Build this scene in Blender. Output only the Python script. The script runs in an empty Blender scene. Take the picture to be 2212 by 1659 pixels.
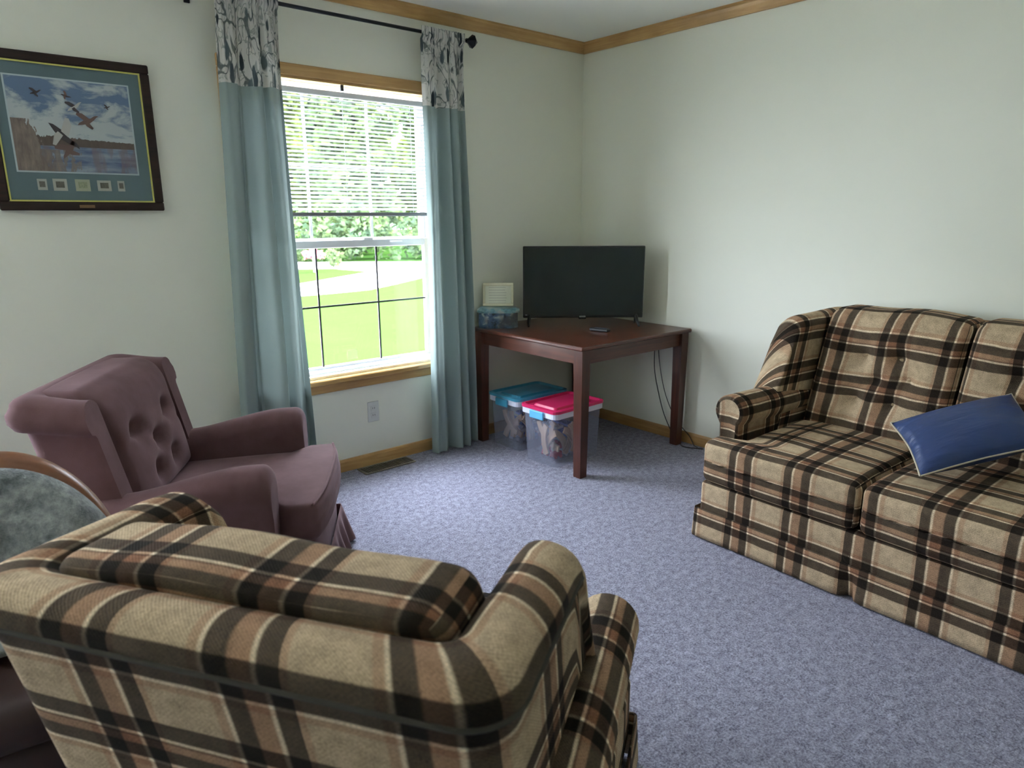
import bpy, bmesh, math, random
from math import sin, cos, pi, radians
from mathutils import Vector, Matrix, noise as mnoise

S = bpy.context.scene
COL = S.collection
# ------------------------------------------------------------------ camera
YAW, PIT, ROL = radians(49.596), radians(13.681), radians(0.277)
FW = Vector((cos(PIT) * cos(YAW), cos(PIT) * sin(YAW), -sin(PIT)))
RG = Vector((sin(YAW), -cos(YAW), 0.0))
DN = FW.cross(RG)
RR = RG * cos(ROL) + DN * sin(ROL)
DD = DN * cos(ROL) - RG * sin(ROL)
cam_d = bpy.data.cameras.new('camera')
cam = bpy.data.objects.new('camera', cam_d)
COL.objects.link(cam)
m = Matrix.Identity(4)
for i in range(3):
    m[i][0] = RR[i]; m[i][1] = -DD[i]; m[i][2] = -FW[i]
m.translation = Vector((-3.4707, -3.3465, 1.37))
cam.matrix_world = m
cam_d.sensor_fit = 'HORIZONTAL'
cam_d.sensor_width = 36.0
cam_d.lens = 1483.8 / 2212 * 36.0
cam_d.clip_start = 0.02
cam_d.clip_end = 300
cam_d.dof.use_dof = True
cam_d.dof.focus_distance = 2.6
cam_d.dof.aperture_fstop = 4.5
S.camera = cam

# ------------------------------------------------------------------ world, sun, exposure
W = bpy.data.worlds.new('daylight'); S.world = W
W.use_nodes = True
nt = W.node_tree
bg = nt.nodes['Background']
bg.inputs[0].default_value = (0.83, 0.90, 1.06, 1)
bg.inputs[1].default_value = 20.0
sun_d = bpy.data.lights.new('sun', 'SUN')
sun_d.energy = 14.0
sun_d.angle = radians(2)
sun_d.color = (1.0, 0.95, 0.85)
sun = bpy.data.objects.new('sun', sun_d); COL.objects.link(sun)
sun.rotation_euler = Vector((-1.0, 0.0, -1.25)).to_track_quat('-Z', 'Y').to_euler()
S.view_settings.view_transform = 'Standard'
S.view_settings.look = 'None'
S.view_settings.gamma = 1.0
S.view_settings.use_curve_mapping = False
S.view_settings.exposure = 0.92
S.cycles.use_denoising = True
S.cycles.max_bounces = 10
S.cycles.diffuse_bounces = 7
S.cycles.transparent_max_bounces = 32
S.cycles.sample_clamp_indirect = 6.0
S.cycles.caustics_reflective = False
S.cycles.caustics_refractive = False


def portal(name, loc, sx, sz, rot):
    d = bpy.data.lights.new(name, 'AREA')
    d.shape = 'RECTANGLE'; d.size = sx; d.size_y = sz
    d.cycles.is_portal = True
    o = bpy.data.objects.new(name, d); COL.objects.link(o)
    o.location = loc; o.rotation_euler = rot
    return o


# windows (x0, x1, z0, z1) in the window wall y = 0
WIN1 = (-2.28, -1.16, 0.555, 2.025)
WIN_FILL = (-5.30, -4.05, 0.555, 2.025)  # unseen window, added and sized to give the room fill light
ROOM_X0, ROOM_Y0, CEIL = -5.6, -5.4, 2.44
for k, w in enumerate((WIN1, WIN_FILL)):
    portal('window_portal', ((w[0] + w[1]) / 2, 0.17, (w[2] + w[3]) / 2), w[1] - w[0], w[3] - w[2], (radians(-90), 0, 0))


# ------------------------------------------------------------------ node helpers
def new_mat(name):
    mt = bpy.data.materials.new(name); mt.use_nodes = True
    t = mt.node_tree
    return mt, t, t.nodes['Principled BSDF']


def nd(t, typ, **kw):
    n = t.nodes.new(typ)
    for k, v in kw.items():
        if k in ('inp',):
            for a, b in v.items():
                n.inputs[a].default_value = b
        else:
            setattr(n, k, v)
    return n


def mth(t, op, a, b=None, c=None):
    n = t.nodes.new('ShaderNodeMath'); n.operation = op
    for i, v in enumerate((a, b, c)):
        if v is None: continue
        if isinstance(v, (int, float)): n.inputs[i].default_value = v
        else: t.links.new(v, n.inputs[i])
    return n.outputs[0]


def mixc(t, fac, a, b, mode='MIX'):
    n = t.nodes.new('ShaderNodeMix'); n.data_type = 'RGBA'; n.blend_type = mode
    for key, v in ((0, fac), (6, a), (7, b)):
        if isinstance(v, (int, float)): n.inputs[key].default_value = v
        elif isinstance(v, (tuple, list)): n.inputs[key].default_value = tuple(v) + ((1,) if len(v) == 3 else ())
        else: t.links.new(v, n.inputs[key])
    return n.outputs[2]


def ramp(t, fac, stops, interp='LINEAR'):
    n = t.nodes.new('ShaderNodeValToRGB')
    cr = n.color_ramp; cr.interpolation = interp
    while len(cr.elements) < len(stops): cr.elements.new(0.5)
    for e, (p, c) in zip(cr.elements, stops):
        e.position = p
        e.color = (c, c, c, 1) if isinstance(c, (int, float)) else tuple(c) + (1,)
    if fac is not None: t.links.new(fac, n.inputs[0])
    return n.outputs[0]


def noise_tex(t, vec, scale, detail=2, rough=0.5, dist=0.0):
    n = t.nodes.new('ShaderNodeTexNoise')
    n.inputs['Scale'].default_value = scale; n.inputs['Detail'].default_value = detail
    n.inputs['Roughness'].default_value = rough; n.inputs['Distortion'].default_value = dist
    if vec is not None: t.links.new(vec, n.inputs['Vector'])
    return n.outputs[0]


def tcoord(t, which='Object', scale=(1, 1, 1)):
    c = t.nodes.new('ShaderNodeTexCoord')
    mp = t.nodes.new('ShaderNodeMapping'); mp.inputs['Scale'].default_value = scale
    t.links.new(c.outputs[which], mp.inputs[0])
    return mp.outputs[0]


def bump(t, bsdf, h, strength=0.3, dist=0.01):
    b = t.nodes.new('ShaderNodeBump'); b.inputs['Strength'].default_value = strength
    b.inputs['Distance'].default_value = dist
    t.links.new(h, b.inputs['Height']); t.links.new(b.outputs[0], bsdf.inputs['Normal'])


def plain(name, col, rough=0.5, metal=0.0, spec=0.5, var=0.06, vscale=30, bmp=0.0):
    mt, t, b = new_mat(name)
    v = tcoord(t)
    n = noise_tex(t, v, vscale, 3)
    c = mixc(t, n, tuple(x * (1 - var) for x in col), tuple(min(1, x * (1 + var)) for x in col))
    t.links.new(c, b.inputs['Base Color'])
    b.inputs['Roughness'].default_value = rough; b.inputs['Metallic'].default_value = metal
    b.inputs['Specular IOR Level'].default_value = spec
    if bmp: bump(t, b, n, bmp, 0.003)
    return mt


def wood_mat(name, c1, c2, axis=0, rough=0.4, scale=6.0, spec=0.5):
    mt, t, b = new_mat(name)
    sc = [14.0, 14.0, 14.0]; sc[axis] = 0.9
    v = tcoord(t, 'Object', tuple(sc))
    n1 = noise_tex(t, v, scale * 0.5, 4, 0.6, 1.2)
    v2 = tcoord(t, 'Object', (3, 3, 3))
    n2 = noise_tex(t, v2, 1.2, 2, 0.5)
    f = ramp(t, n1, [(0.3, 0.0), (0.7, 1.0)])
    c = mixc(t, f, c1, c2)
    c = mixc(t, ramp(t, n2, [(0.35, 0.0), (0.75, 0.6)]), c, tuple(x * 0.55 for x in c1))
    t.links.new(c, b.inputs['Base Color'])
    b.inputs['Roughness'].default_value = rough
    b.inputs['Specular IOR Level'].default_value = spec
    bump(t, b, n1, 0.12, 0.002)
    return mt


def plaid_mat(name, tan=(0.48, 0.365, 0.235), PU=0.243, PV=0.187, ou=0.53, ov=0.909, gain=1.0):
    mt, t, b = new_mat(name)
    uvn = nd(t, 'ShaderNodeUVMap'); uvn.uv_map = 'UVMap'
    sep = nd(t, 'ShaderNodeSeparateXYZ'); t.links.new(uvn.outputs[0], sep.inputs[0])
    wn = noise_tex(t, uvn.outputs[0], 9.0, 1)
    wob = mth(t, 'MULTIPLY', mth(t, 'SUBTRACT', wn, 0.5), 0.006)
    def frac(o, off, sgn, P):
        a = mth(t, 'ADD', o, wob)
        a = mth(t, 'MULTIPLY', a, sgn / P)
        a = mth(t, 'ADD', a, off)
        return mth(t, 'FRACT', a)
    W_, D_, K_, N_ = (0.70, 0.74, 0.79), (0.092, 0.088, 0.090), (0.17, 0.13, 0.125), (0.5, 0.5, 0.5)
    Pk = (0.345, 0.275, 0.255)
    Pt = (0.43, 0.38, 0.365)
    e = 0.009
    def mk(seq):
        stops = []
        for i, (p, c) in enumerate(seq):
            if i: stops.append((p - e, seq[i - 1][1]))
            stops.append((p + e if i else 0.0, c))
        return stops
    cu = ramp(t, frac(sep.outputs[0], 10 + ou, 1, PU), mk([(0.0, D_), (0.127, W_), (0.155, Pk), (0.290, D_), (0.427, W_), (0.455, Pt), (0.52, N_), (0.955, Pt)]))
    cv = ramp(t, frac(sep.outputs[1], 10 + ov, -1, PV), mk([(0.0, W_), (0.036, D_), (0.195, Pk), (0.285, K_), (0.312, W_), (0.346, D_), (0.53, N_), (0.93, Pt)]))
    c = mixc(t, 1.0, cu, cv, 'MULTIPLY')
    c = mixc(t, 1.0, c, tuple(x * gain for x in tan), 'MULTIPLY')
    c = mixc(t, 1.0, c, c, 'ADD')
    c = mixc(t, 1.0, c, c, 'ADD')
    # twill weave and worn mottling
    tw = mth(t, 'SINE', mth(t, 'MULTIPLY', mth(t, 'ADD', sep.outputs[0], sep.outputs[1]), 2 * pi / 0.0062))
    tw2 = mth(t, 'SINE', mth(t, 'MULTIPLY', mth(t, 'SUBTRACT', sep.outputs[0], sep.outputs[1]), 2 * pi / 0.0085))
    twf = mth(t, 'ADD', mth(t, 'MULTIPLY', tw, 0.10), mth(t, 'MULTIPLY', tw2, 0.05))
    n1 = noise_tex(t, uvn.outputs[0], 260.0, 2, 0.7)
    n2 = noise_tex(t, uvn.outputs[0], 30.0, 4, 0.7)
    f = mth(t, 'ADD', mth(t, 'ADD', -0.24, twf), mth(t, 'ADD', mth(t, 'MULTIPLY', n1, 1.35), mth(t, 'MULTIPLY', n2, 1.05)))
    cb = nd(t, 'ShaderNodeCombineColor')
    for i in range(3): t.links.new(f, cb.inputs[i])
    c = mixc(t, 1.0, c, cb.outputs[0], 'MULTIPLY')
    t.links.new(c, b.inputs['Base Color'])
    b.inputs['Roughness'].default_value = 0.95
    b.inputs['Specular IOR Level'].default_value = 0.15
    b.inputs['Sheen Weight'].default_value = 0.0
    hh = mth(t, 'ADD', mth(t, 'MULTIPLY', n1, 0.7), mth(t, 'MULTIPLY', tw, 0.25))
    bump(t, b, hh, 0.35, 0.002)
    return mt


# ------------------------------------------------------------------ object helpers
def link(o, parent=None):
    COL.objects.link(o)
    if parent is not None: o.parent = parent
    return o


def thing(name, label, cat, loc=(0, 0, 0), rotz=0.0, group=None):
    o = bpy.data.objects.new(name, None); link(o)
    o.location = loc; o.rotation_euler = (0, 0, rotz)
    o.empty_display_size = 0.1
    o['label'] = label; o['category'] = cat
    if group: o['group'] = group
    return o


def tag(o, label, cat, group=None, kind=None):
    if label: o['label'] = label
    if cat: o['category'] = cat
    if group: o['group'] = group
    if kind: o['kind'] = kind
    return o


class MB:
    def __init__(s):
        s.v = []; s.f = []; s.uv = []; s.sm = []; s.key = {}

    def vert(s, p, merge=False):
        if merge:
            k = (round(p[0], 5), round(p[1], 5), round(p[2], 5))
            if k in s.key: return s.key[k]
            s.key[k] = len(s.v)
        s.v.append(tuple(p)); return len(s.v) - 1

    def face(s, idx, uv=None, smooth=True):
        s.f.append(tuple(idx)); s.uv.append(uv or [(0, 0)] * len(idx)); s.sm.append(smooth)

    def grid(s, P, UV=None, cu=False, cv=False, smooth=True, flip=False):
        nu, nv = len(P), len(P[0])
        ids = [[s.vert(P[i][j]) for j in range(nv)] for i in range(nu)]
        for i in range(nu if cu else nu - 1):
            for j in range(nv if cv else nv - 1):
                i2, j2 = (i + 1) % nu, (j + 1) % nv
                q = [ids[i][j], ids[i2][j], ids[i2][j2], ids[i][j2]]
                if UV:
                    uq = [UV[i][j], UV[i2][j] if i + 1 < nu else UV[i][j], UV[i2][j2] if (i + 1 < nu and j + 1 < nv) else UV[i][j], UV[i][j2] if j + 1 < nv else UV[i][j]]
                else: uq = None
                if flip:
                    q.reverse()
                    if uq: uq.reverse()
                s.face(q, uq, smooth)
        return ids

    def box(s, lo, hi, bev=0.0, smooth=False, rot=None, org=None):
        x0, y0, z0 = lo; x1, y1, z1 = hi
        bev = min(bev, (x1 - x0) / 2.01, (y1 - y0) / 2.01, (z1 - z0) / 2.01)
        def tr(p):
            if rot is not None:
                q = rot @ Vector(p)
                return tuple(q + Vector(org or (0, 0, 0)))
            return p
        if bev <= 0:
            c = [(x, y, z) for x in (x0, x1) for y in (y0, y1) for z in (z0, z1)]
            b = [s.vert(tr(p)) for p in c]
            for q in ((0, 1, 3, 2), (4, 6, 7, 5), (0, 4, 5, 1), (2, 3, 7, 6), (0, 2, 6, 4), (1, 5, 7, 3)):
                uv = []
                for k in q:
                    p = c[k]
                    uv.append((p[1] + p[0], p[2]) if q in ((0, 1, 3, 2), (4, 6, 7, 5), (0, 4, 5, 1), (2, 3, 7, 6)) else (p[1], p[0]))
                s.face([b[k] for k in q], uv, False)
            return
        cs = []
        for k, (sx, sy, sz) in enumerate([(a, b_, c_) for a in (0, 1) for b_ in (0, 1) for c_ in (0, 1)]):
            X = (x0, x1)[sx]; Y = (y0, y1)[sy]; Z = (z0, z1)[sz]
            dx = bev * (1 - 2 * sx); dy = bev * (1 - 2 * sy); dz = bev * (1 - 2 * sz)
            cs.append([s.vert(tr((X, Y + dy, Z + dz))), s.vert(tr((X + dx, Y, Z + dz))), s.vert(tr((X + dx, Y + dy, Z)))])
        I = lambda a, b_, c_: a * 4 + b_ * 2 + c_
        for a in (0, 1):
            q = [cs[I(a, 0, 0)][0], cs[I(a, 0, 1)][0], cs[I(a, 1, 1)][0], cs[I(a, 1, 0)][0]]
            s.face(q if a == 0 else q[::-1], None, smooth)
            q = [cs[I(0, a, 0)][1], cs[I(1, a, 0)][1], cs[I(1, a, 1)][1], cs[I(0, a, 1)][1]]
            s.face(q if a == 0 else q[::-1], None, smooth)
            q = [cs[I(0, 0, a)][2], cs[I(0, 1, a)][2], cs[I(1, 1, a)][2], cs[I(1, 0, a)][2]]
            s.face(q if a == 0 else q[::-1], None, smooth)
        for a in (0, 1):
            for b_ in (0, 1):
                s.face([cs[I(a, b_, 0)][0], cs[I(a, b_, 0)][1], cs[I(a, b_, 1)][1], cs[I(a, b_, 1)][0]], None, smooth)
                s.face([cs[I(a, 0, b_)][0], cs[I(a, 0, b_)][2], cs[I(a, 1, b_)][2], cs[I(a, 1, b_)][0]], None, smooth)
                s.face([cs[I(0, a, b_)][1], cs[I(0, a, b_)][2], cs[I(1, a, b_)][2], cs[I(1, a, b_)][1]], None, smooth)
        for k in range(8): s.face(cs[k], None, smooth)

    def tube(s, pts, r, n=10, caps=True, uvlen=False):
        pts = [Vector(p) for p in pts]
        rr = r if isinstance(r, (list, tuple)) else [r] * len(pts)
        rings = []; up = None
        for i, p in enumerate(pts):
            d = (pts[min(i + 1, len(pts) - 1)] - pts[max(i - 1, 0)]).normalized()
            if up is None: up = Vector((0, 0, 1)) if abs(d.z) < 0.9 else Vector((1, 0, 0))
            a = d.cross(up).normalized(); b_ = a.cross(d).normalized(); up = b_
            rings.append([tuple(p + (a * cos(2 * pi * k / n) + b_ * sin(2 * pi * k / n)) * rr[i]) for k in range(n)])
        ids = s.grid(rings, None, cv=True)
        if caps:
            s.face(ids[0][::-1]); s.face(ids[-1])

    def lathe(s, prof, n=24, org=(0, 0, 0), axis='z'):
        R = []
        for (r, h) in prof:
            ring = []
            for k in range(n):
                a = 2 * pi * k / n
                if axis == 'z': ring.append((org[0] + r * cos(a), org[1] + r * sin(a), org[2] + h))
                elif axis == 'x': ring.append((org[0] + h, org[1] + r * cos(a), org[2] + r * sin(a)))
                else: ring.append((org[0] + r * cos(a), org[1] + h, org[2] + r * sin(a)))
            R.append(ring)
        s.grid(R, None, cv=True)

    def build(s, name, mat, parent=None, recalc=True):
        me = bpy.data.meshes.new(name)
        me.from_pydata(s.v, [], s.f)
        ul = me.uv_layers.new(name='UVMap')
        k = 0
        for uv in s.uv:
            for c in uv:
                ul.data[k].uv = c; k += 1
        me.polygons.foreach_set('use_smooth', s.sm)
        me.materials.append(mat)
        if recalc:
            bm = bmesh.new(); bm.from_mesh(me)
            bmesh.ops.recalc_face_normals(bm, faces=bm.faces)
            bm.to_mesh(me); bm.free()
        me.update()
        o = bpy.data.objects.new(name, me)
        link(o, parent)
        return o


def part_box(name, lo, hi, mat, parent=None, bev=0.0):
    b = MB(); b.box(lo, hi, bev); return b.build(name, mat, parent)


def sstep(a, b, x):
    t_ = max(0.0, min(1.0, (x - a) / (b - a))); return t_ * t_ * (3 - 2 * t_)


def samples(h, r, n):
    """coordinates across [-h,h], denser in the rounded zones of width r"""
    k = max(3, n // 6)
    a = [-h + r * i / k for i in range(k)]
    core = [(-h + r) + (2 * h - 2 * r) * i / n for i in range(n + 1)]
    return a + core + [-x for x in a[::-1]]


def cushion(c, h, r, n=16, deform=None, uvmode='front', uvoff=(0, 0)):
    """rounded soft box; c centre, h half sizes, r corner radius. local X forward, Y across, Z up"""
    b = MB()
    ax = [samples(h[i], r, n) for i in range(3)]
    cache = {}
    def P(p):
        k = (round(p[0], 6), round(p[1], 6), round(p[2], 6))
        if k in cache: return cache[k]
        q = [max(-(h[i] - r), min(h[i] - r, p[i])) for i in range(3)]
        d = Vector([p[i] - q[i] for i in range(3)])
        if d.length > 1e-9: d = d.normalized() * r
        w = [q[i] + d[i] for i in range(3)]
        if deform: w = deform(w, p)
        b.v.append((w[0] + c[0], w[1] + c[1], w[2] + c[2]))
        cache[k] = len(b.v) - 1
        return cache[k]
    def UVf(p, a):
        X, Y, Z = p[0] + c[0] + uvoff[0], p[1] + c[1], p[2] + c[2] + uvoff[1]
        if a == 1: return (X, Z)
        if a == 0 and p[0] < 0: return (Y, Z)
        return (Y, Z - X)
    for a in range(3):
        i1, i2 = [(1, 2), (0, 2), (0, 1)][a]
        for sg in (-1, 1):
            g1, g2 = ax[i1], ax[i2]
            for i in range(len(g1) - 1):
                for j in range(len(g2) - 1):
                    q = []; uv = []
                    for (ii, jj) in ((i, j), (i + 1, j), (i + 1, j + 1), (i, j + 1)):
                        p = [0, 0, 0]; p[a] = sg * h[a]; p[i1] = g1[ii]; p[i2] = g2[jj]
                        q.append(P(p)); uv.append(UVf(p, a))
                    flip = (sg > 0) == (a == 1)
                    if flip: q.reverse(); uv.reverse()
                    b.face(q, uv, True)
    return b


def rounded_u(w, xw, rc, t, n=8, flare=0.0, ro=0.07):
    """U shell open to +X; returns list of (inner x, inner y, outer dx per unit, outer dy per unit, s)"""
    pts = []
    yi, xi = w - t, t
    N = 16
    def corner(k, sgn):
        a = (pi / 2) * k / n
        ix, iy = xi + rc - rc * sin(a), -(yi - rc) - rc * cos(a)
        ox, oy = ro - ro * sin(a), -(w - ro) - ro * cos(a)
        return ix, iy, ox, oy
    for i in range(N + 1):
        f = i / N
        pts.append((xw + (xi + rc - xw) * f, -yi, xw + (ro - xw) * f, -w))
    for i in range(1, n + 1): pts.append(corner(i, 1))
    M = max(8, int(2 * yi / 0.06))
    for i in range(1, M):
        f = i / M
        pts.append((xi, (-yi + rc) + (2 * yi - 2 * rc) * f, 0.0, (-w + ro) + (2 * w - 2 * ro) * f))
    for i in range(n + 1):
        c_ = corner(n - i, 1); pts.append((c_[0], -c_[1], c_[2], -c_[3]))
    for i in range(1, N + 1):
        f = i / N
        pts.append(((xi + rc) + (xw - xi - rc) * f, yi, ro + (xw - ro) * f, w))
    out = []; s_ = 0.0; pv = None
    for (ix, iy, ox, oy) in pts:
        q = ((ix + ox) / 2, (iy + oy) / 2)
        if pv: s_ += math.hypot(q[0] - pv[0], q[1] - pv[1])
        pv = q
        fl = flare * max(0, q[0] - t) / max(0.01, xw - t)
        out.append((ix, iy + math.copysign(fl, iy), (ox - ix) / t, (oy - iy) / t, s_))
    return out


def shell(w, xw, H, t, z0, hfun, lean, zpiv, roll=0.012, flare=0.0, rc=0.05, zin=None, vrev=0.0):
    b = MB()
    path = rounded_u(w, xw, rc, t, flare=flare)
    half = path[-1][4] / 2
    P = []; UV = []
    for (x, y, nx, ny, s_) in path:
        h_ = hfun(x, y)
        r = t / 2 + roll / 2
        prof = []
        zi = zin if zin is not None else z0
        K = 10
        for i in range(K): prof.append((0.0, zi + (h_ - r - zi) * i / K))
        for i in range(13):
            a = pi * i / 12
            prof.append((t / 2 + roll / 2 - (t / 2 + roll / 2) * cos(a), h_ - r + r * sin(a) * 0.85))
        prof.append((t + roll, h_ - r - 0.008)); prof.append((t + roll * 0.8, h_ - r - 0.02)); prof.append((t, h_ - r - 0.03))
        for i in range(1, K + 1): prof.append((t, (h_ - r - 0.03) + (z0 - (h_ - r - 0.03)) * i / K))
        row = []; urow = []; vv = 0.0; pq = None
        for (n_, z) in prof:
            z_ = z
            k = lean * max(0.0, zpiv - z_) if z_ < zpiv else 0
            k = lean * min(zpiv - z0, max(-0.2, H - z_))
            row.append((x + nx * n_ + k, y + ny * n_, z_))
            if pq: vv += math.hypot(n_ - pq[0], z_ - pq[1])
            pq = (n_, z_)
            urow.append((s_ - half, z_ if n_ <= 1e-6 else zi + vv + vrev))
        P.append(row); UV.append(urow)
    b.grid(P, UV)
    for row in (P[0], P[-1]):
        ids = [b.vert(p) for p in row]
        b.face(ids, [(p[0], p[2]) for p in row])
    return b


def arm_roll(x0, x1, yc, zc, r, side, zb, tin=0.05, slope=0.0, tout=0.05, front_round=0.02):
    """scroll arm swept along X. side +1 = left (+Y)"""
    b = MB()
    prof = []; # (y offset outward, z)
    prof.append((-tin, zb)); prof.append((-tin, (zb + zc - r) / 2)); prof.append((-tin - 0.0, zc - r * 0.75))
    for i in range(17):
        a = radians(215 - 250 * i / 16)
        prof.append((r * cos(a) * (1 if cos(a) > 0 else 1), zc + r * sin(a)))
    prof.append((tout, zc - r * 0.9)); prof.append((tout - 0.01, (zb + zc - r) / 2)); prof.append((tout - 0.01, zb))
    xs = [x0 + (x1 - x0) * i / 14 for i in range(15)]
    rows = []; uvs = []
    def row(x, k, push=0.0):
        rw = []; ur = []; vv = 0; pq = None
        for (o_, z) in prof:
            o2 = o_ * k; z2 = zc + (z - zc) * (k if z > zc - r else 1)
            z2 += slope * (x - x0) * sstep(zb, zc, z)
            rw.append((x, yc + side * o2, z2))
            if pq: vv += math.hypot(o_ - pq[0], z - pq[1])
            pq = (o_, z); ur.append((x + push, vv))
        rows.append(rw); uvs.append(ur)
    for x in xs: row(x, 1.0)
    for i in range(1, 6):
        a = pi / 2 * i / 5
        row(x1 + front_round * sin(a), 1.0 - (front_round / r) * (1 - cos(a)) * 0.9, 0)
    b.grid(rows, uvs)
    # front face: recessed scroll button
    last = rows[-1]
    cen = (x1 + front_round * 0.4, yc, zc + slope * (x1 - x0))
    ci = b.vert((cen[0], cen[1], cen[2] - 0.0))
    ids = [b.vert(p) for p in last]
    for i in range(len(ids) - 1):
        b.face([ids[i], ids[i + 1], ci], [(last[i][1], last[i][2]), (last[i + 1][1], last[i + 1][2]), (cen[1], cen[2])])
    b.face([ids[-1], ids[0], ci], [(last[-1][1], last[-1][2]), (last[0][1], last[0][2]), (cen[1], cen[2])])
    ids = [b.vert(p) for p in rows[0]]
    b.face(ids[::-1], None)
    return b


# ------------------------------------------------------------------ materials
def wall_mat(name, col, bs=0.08):
    mt, t, b = new_mat(name)
    v = tcoord(t)
    n = noise_tex(t, v, 180, 3, 0.6); n2 = noise_tex(t, v, 1.3, 2)
    c = mixc(t, n2, tuple(x * 0.985 for x in col), col)
    t.links.new(c, b.inputs['Base Color']); b.inputs['Roughness'].default_value = 0.8
    b.inputs['Specular IOR Level'].default_value = 0.25
    bump(t, b, n, bs, 0.002)
    return mt


M_wall = wall_mat('wall_paint', (0.81, 0.825, 0.715))
M_ceil = wall_mat('ceiling_paint', (0.90, 0.91, 0.85), 0.25)
M_ext = wall_mat('outer_siding', (0.75, 0.76, 0.74))
M_oakX = wood_mat('oak_trim_x', (0.42, 0.235, 0.075), (0.60, 0.38, 0.15), 0)
M_oakY = wood_mat('oak_trim_y', (0.42, 0.235, 0.075), (0.60, 0.38, 0.15), 1)
M_stool = wood_mat('oak_stool', (0.42, 0.235, 0.075), (0.60, 0.38, 0.15), 0, 0.16, spec=0.9)
M_oakZ = wood_mat('oak_trim_z', (0.42, 0.235, 0.075), (0.60, 0.38, 0.15), 2)
M_vinyl = plain('white_vinyl', (0.80, 0.82, 0.85), 0.35, var=0.02)
M_cherryX = wood_mat('cherry_x', (0.060, 0.018, 0.010), (0.13, 0.040, 0.020), 0, 0.28)
M_cherryY = wood_mat('cherry_y', (0.060, 0.018, 0.010), (0.13, 0.040, 0.020), 1, 0.28)
M_cherryZ = wood_mat('cherry_z', (0.050, 0.016, 0.010), (0.11, 0.034, 0.018), 2, 0.30)
M_black = plain('black_plastic', (0.012, 0.013, 0.014), 0.35, var=0.1)
M_plaid = plaid_mat('plaid_fabric')
M_dwelt = plain('dark_welt', (0.055, 0.048, 0.036), 0.95)

mt, t, b = new_mat('carpet')
v = tcoord(t)
n1 = noise_tex(t, v, 150, 3, 0.75); n2 = noise_tex(t, v, 38, 3, 0.65); n3 = noise_tex(t, v, 2.0, 2)
fs = mth(t, 'ADD', mth(t, 'MULTIPLY', n1, 0.65), mth(t, 'MULTIPLY', n2, 0.35))
c = ramp(t, fs, [(0.38, (0.125, 0.12, 0.160)), (0.50, (0.310, 0.310, 0.395)), (0.62, (0.53, 0.53, 0.655))])
c = mixc(t, n3, c, mixc(t, 1.0, c, (0.9, 0.9, 0.9), 'MULTIPLY'))
t.links.new(c, b.inputs['Base Color']); b.inputs['Roughness'].default_value = 1.0
b.inputs['Specular IOR Level'].default_value = 0.05
b.inputs['Sheen Weight'].default_value = 0.15
bump(t, b, fs, 0.9, 0.012)
M_carpet = mt

mt, t, b = new_mat('mauve_velvet')
v = tcoord(t)
n1 = noise_tex(t, v, 300, 2, 0.7); n2 = noise_tex(t, v, 7, 3, 0.6)
c = mixc(t, ramp(t, n2, [(0.3, 0.0), (0.7, 1.0)]), (0.110, 0.060, 0.061), (0.165, 0.094, 0.099))
c = mixc(t, n1, mixc(t, 1.0, c, (0.85, 0.85, 0.85), 'MULTIPLY'), c)
t.links.new(c, b.inputs['Base Color']); b.inputs['Roughness'].default_value = 0.9
b.inputs['Specular IOR Level'].default_value = 0.1
b.inputs['Sheen Weight'].default_value = 0.14; b.inputs['Sheen Roughness'].default_value = 0.45
b.inputs['Sheen Tint'].default_value = (0.90, 0.70, 0.76, 1)
bump(t, b, n1, 0.3, 0.001)
M_mauve = mt

mt, t, b = new_mat('window_glass')
for n_ in list(t.nodes):
    if n_.type == 'BSDF_PRINCIPLED': t.nodes.remove(n_)
out = [n_ for n_ in t.nodes if n_.type == 'OUTPUT_MATERIAL'][0]
tr = nd(t, 'ShaderNodeBsdfTransparent'); gl = nd(t, 'ShaderNodeBsdfGlossy'); gl.inputs['Roughness'].default_value = 0.02
lwt = nd(t, 'ShaderNodeLayerWeight'); lwt.inputs[0].default_value = 0.5
frv = mth(t, 'ADD', mth(t, 'MULTIPLY', mth(t, 'POWER', lwt.outputs[1], 5.0), 0.5), 0.03)
tr.inputs[0].default_value = (0.97, 0.98, 0.97, 1)
mx = nd(t, 'ShaderNodeMixShader')
t.links.new(frv, mx.inputs[0]); t.links.new(tr.outputs[0], mx.inputs[1]); t.links.new(gl.outputs[0], mx.inputs[2])
t.links.new(mx.outputs[0], out.inputs[0])
M_glass = mt


def translucent(name, build_col, trans=0.5):
    mt, t, b = new_mat(name)
    c = build_col(t)
    out = [n_ for n_ in t.nodes if n_.type == 'OUTPUT_MATERIAL'][0]
    b.inputs['Roughness'].default_value = 0.9; b.inputs['Specular IOR Level'].default_value = 0.15
    tl = nd(t, 'ShaderNodeBsdfTranslucent')
    if isinstance(c, tuple):
        b.inputs['Base Color'].default_value = c + (1,); tl.inputs[0].default_value = c + (1,)
    else:
        t.links.new(c, b.inputs['Base Color']); t.links.new(c, tl.inputs[0])
    mx = nd(t, 'ShaderNodeMixShader'); mx.inputs[0].default_value = trans
    t.links.new(b.outputs[0], mx.inputs[1]); t.links.new(tl.outputs[0], mx.inputs[2])
    t.links.new(mx.outputs[0], out.inputs[0])
    return mt


def curtain_col(t):
    uvn = nd(t, 'ShaderNodeUVMap'); uvn.uv_map = 'UVMap'
    n = noise_tex(t, uvn.outputs[0], 400, 2)
    return mixc(t, n, (0.23, 0.292, 0.278), (0.30, 0.370, 0.352))


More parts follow.
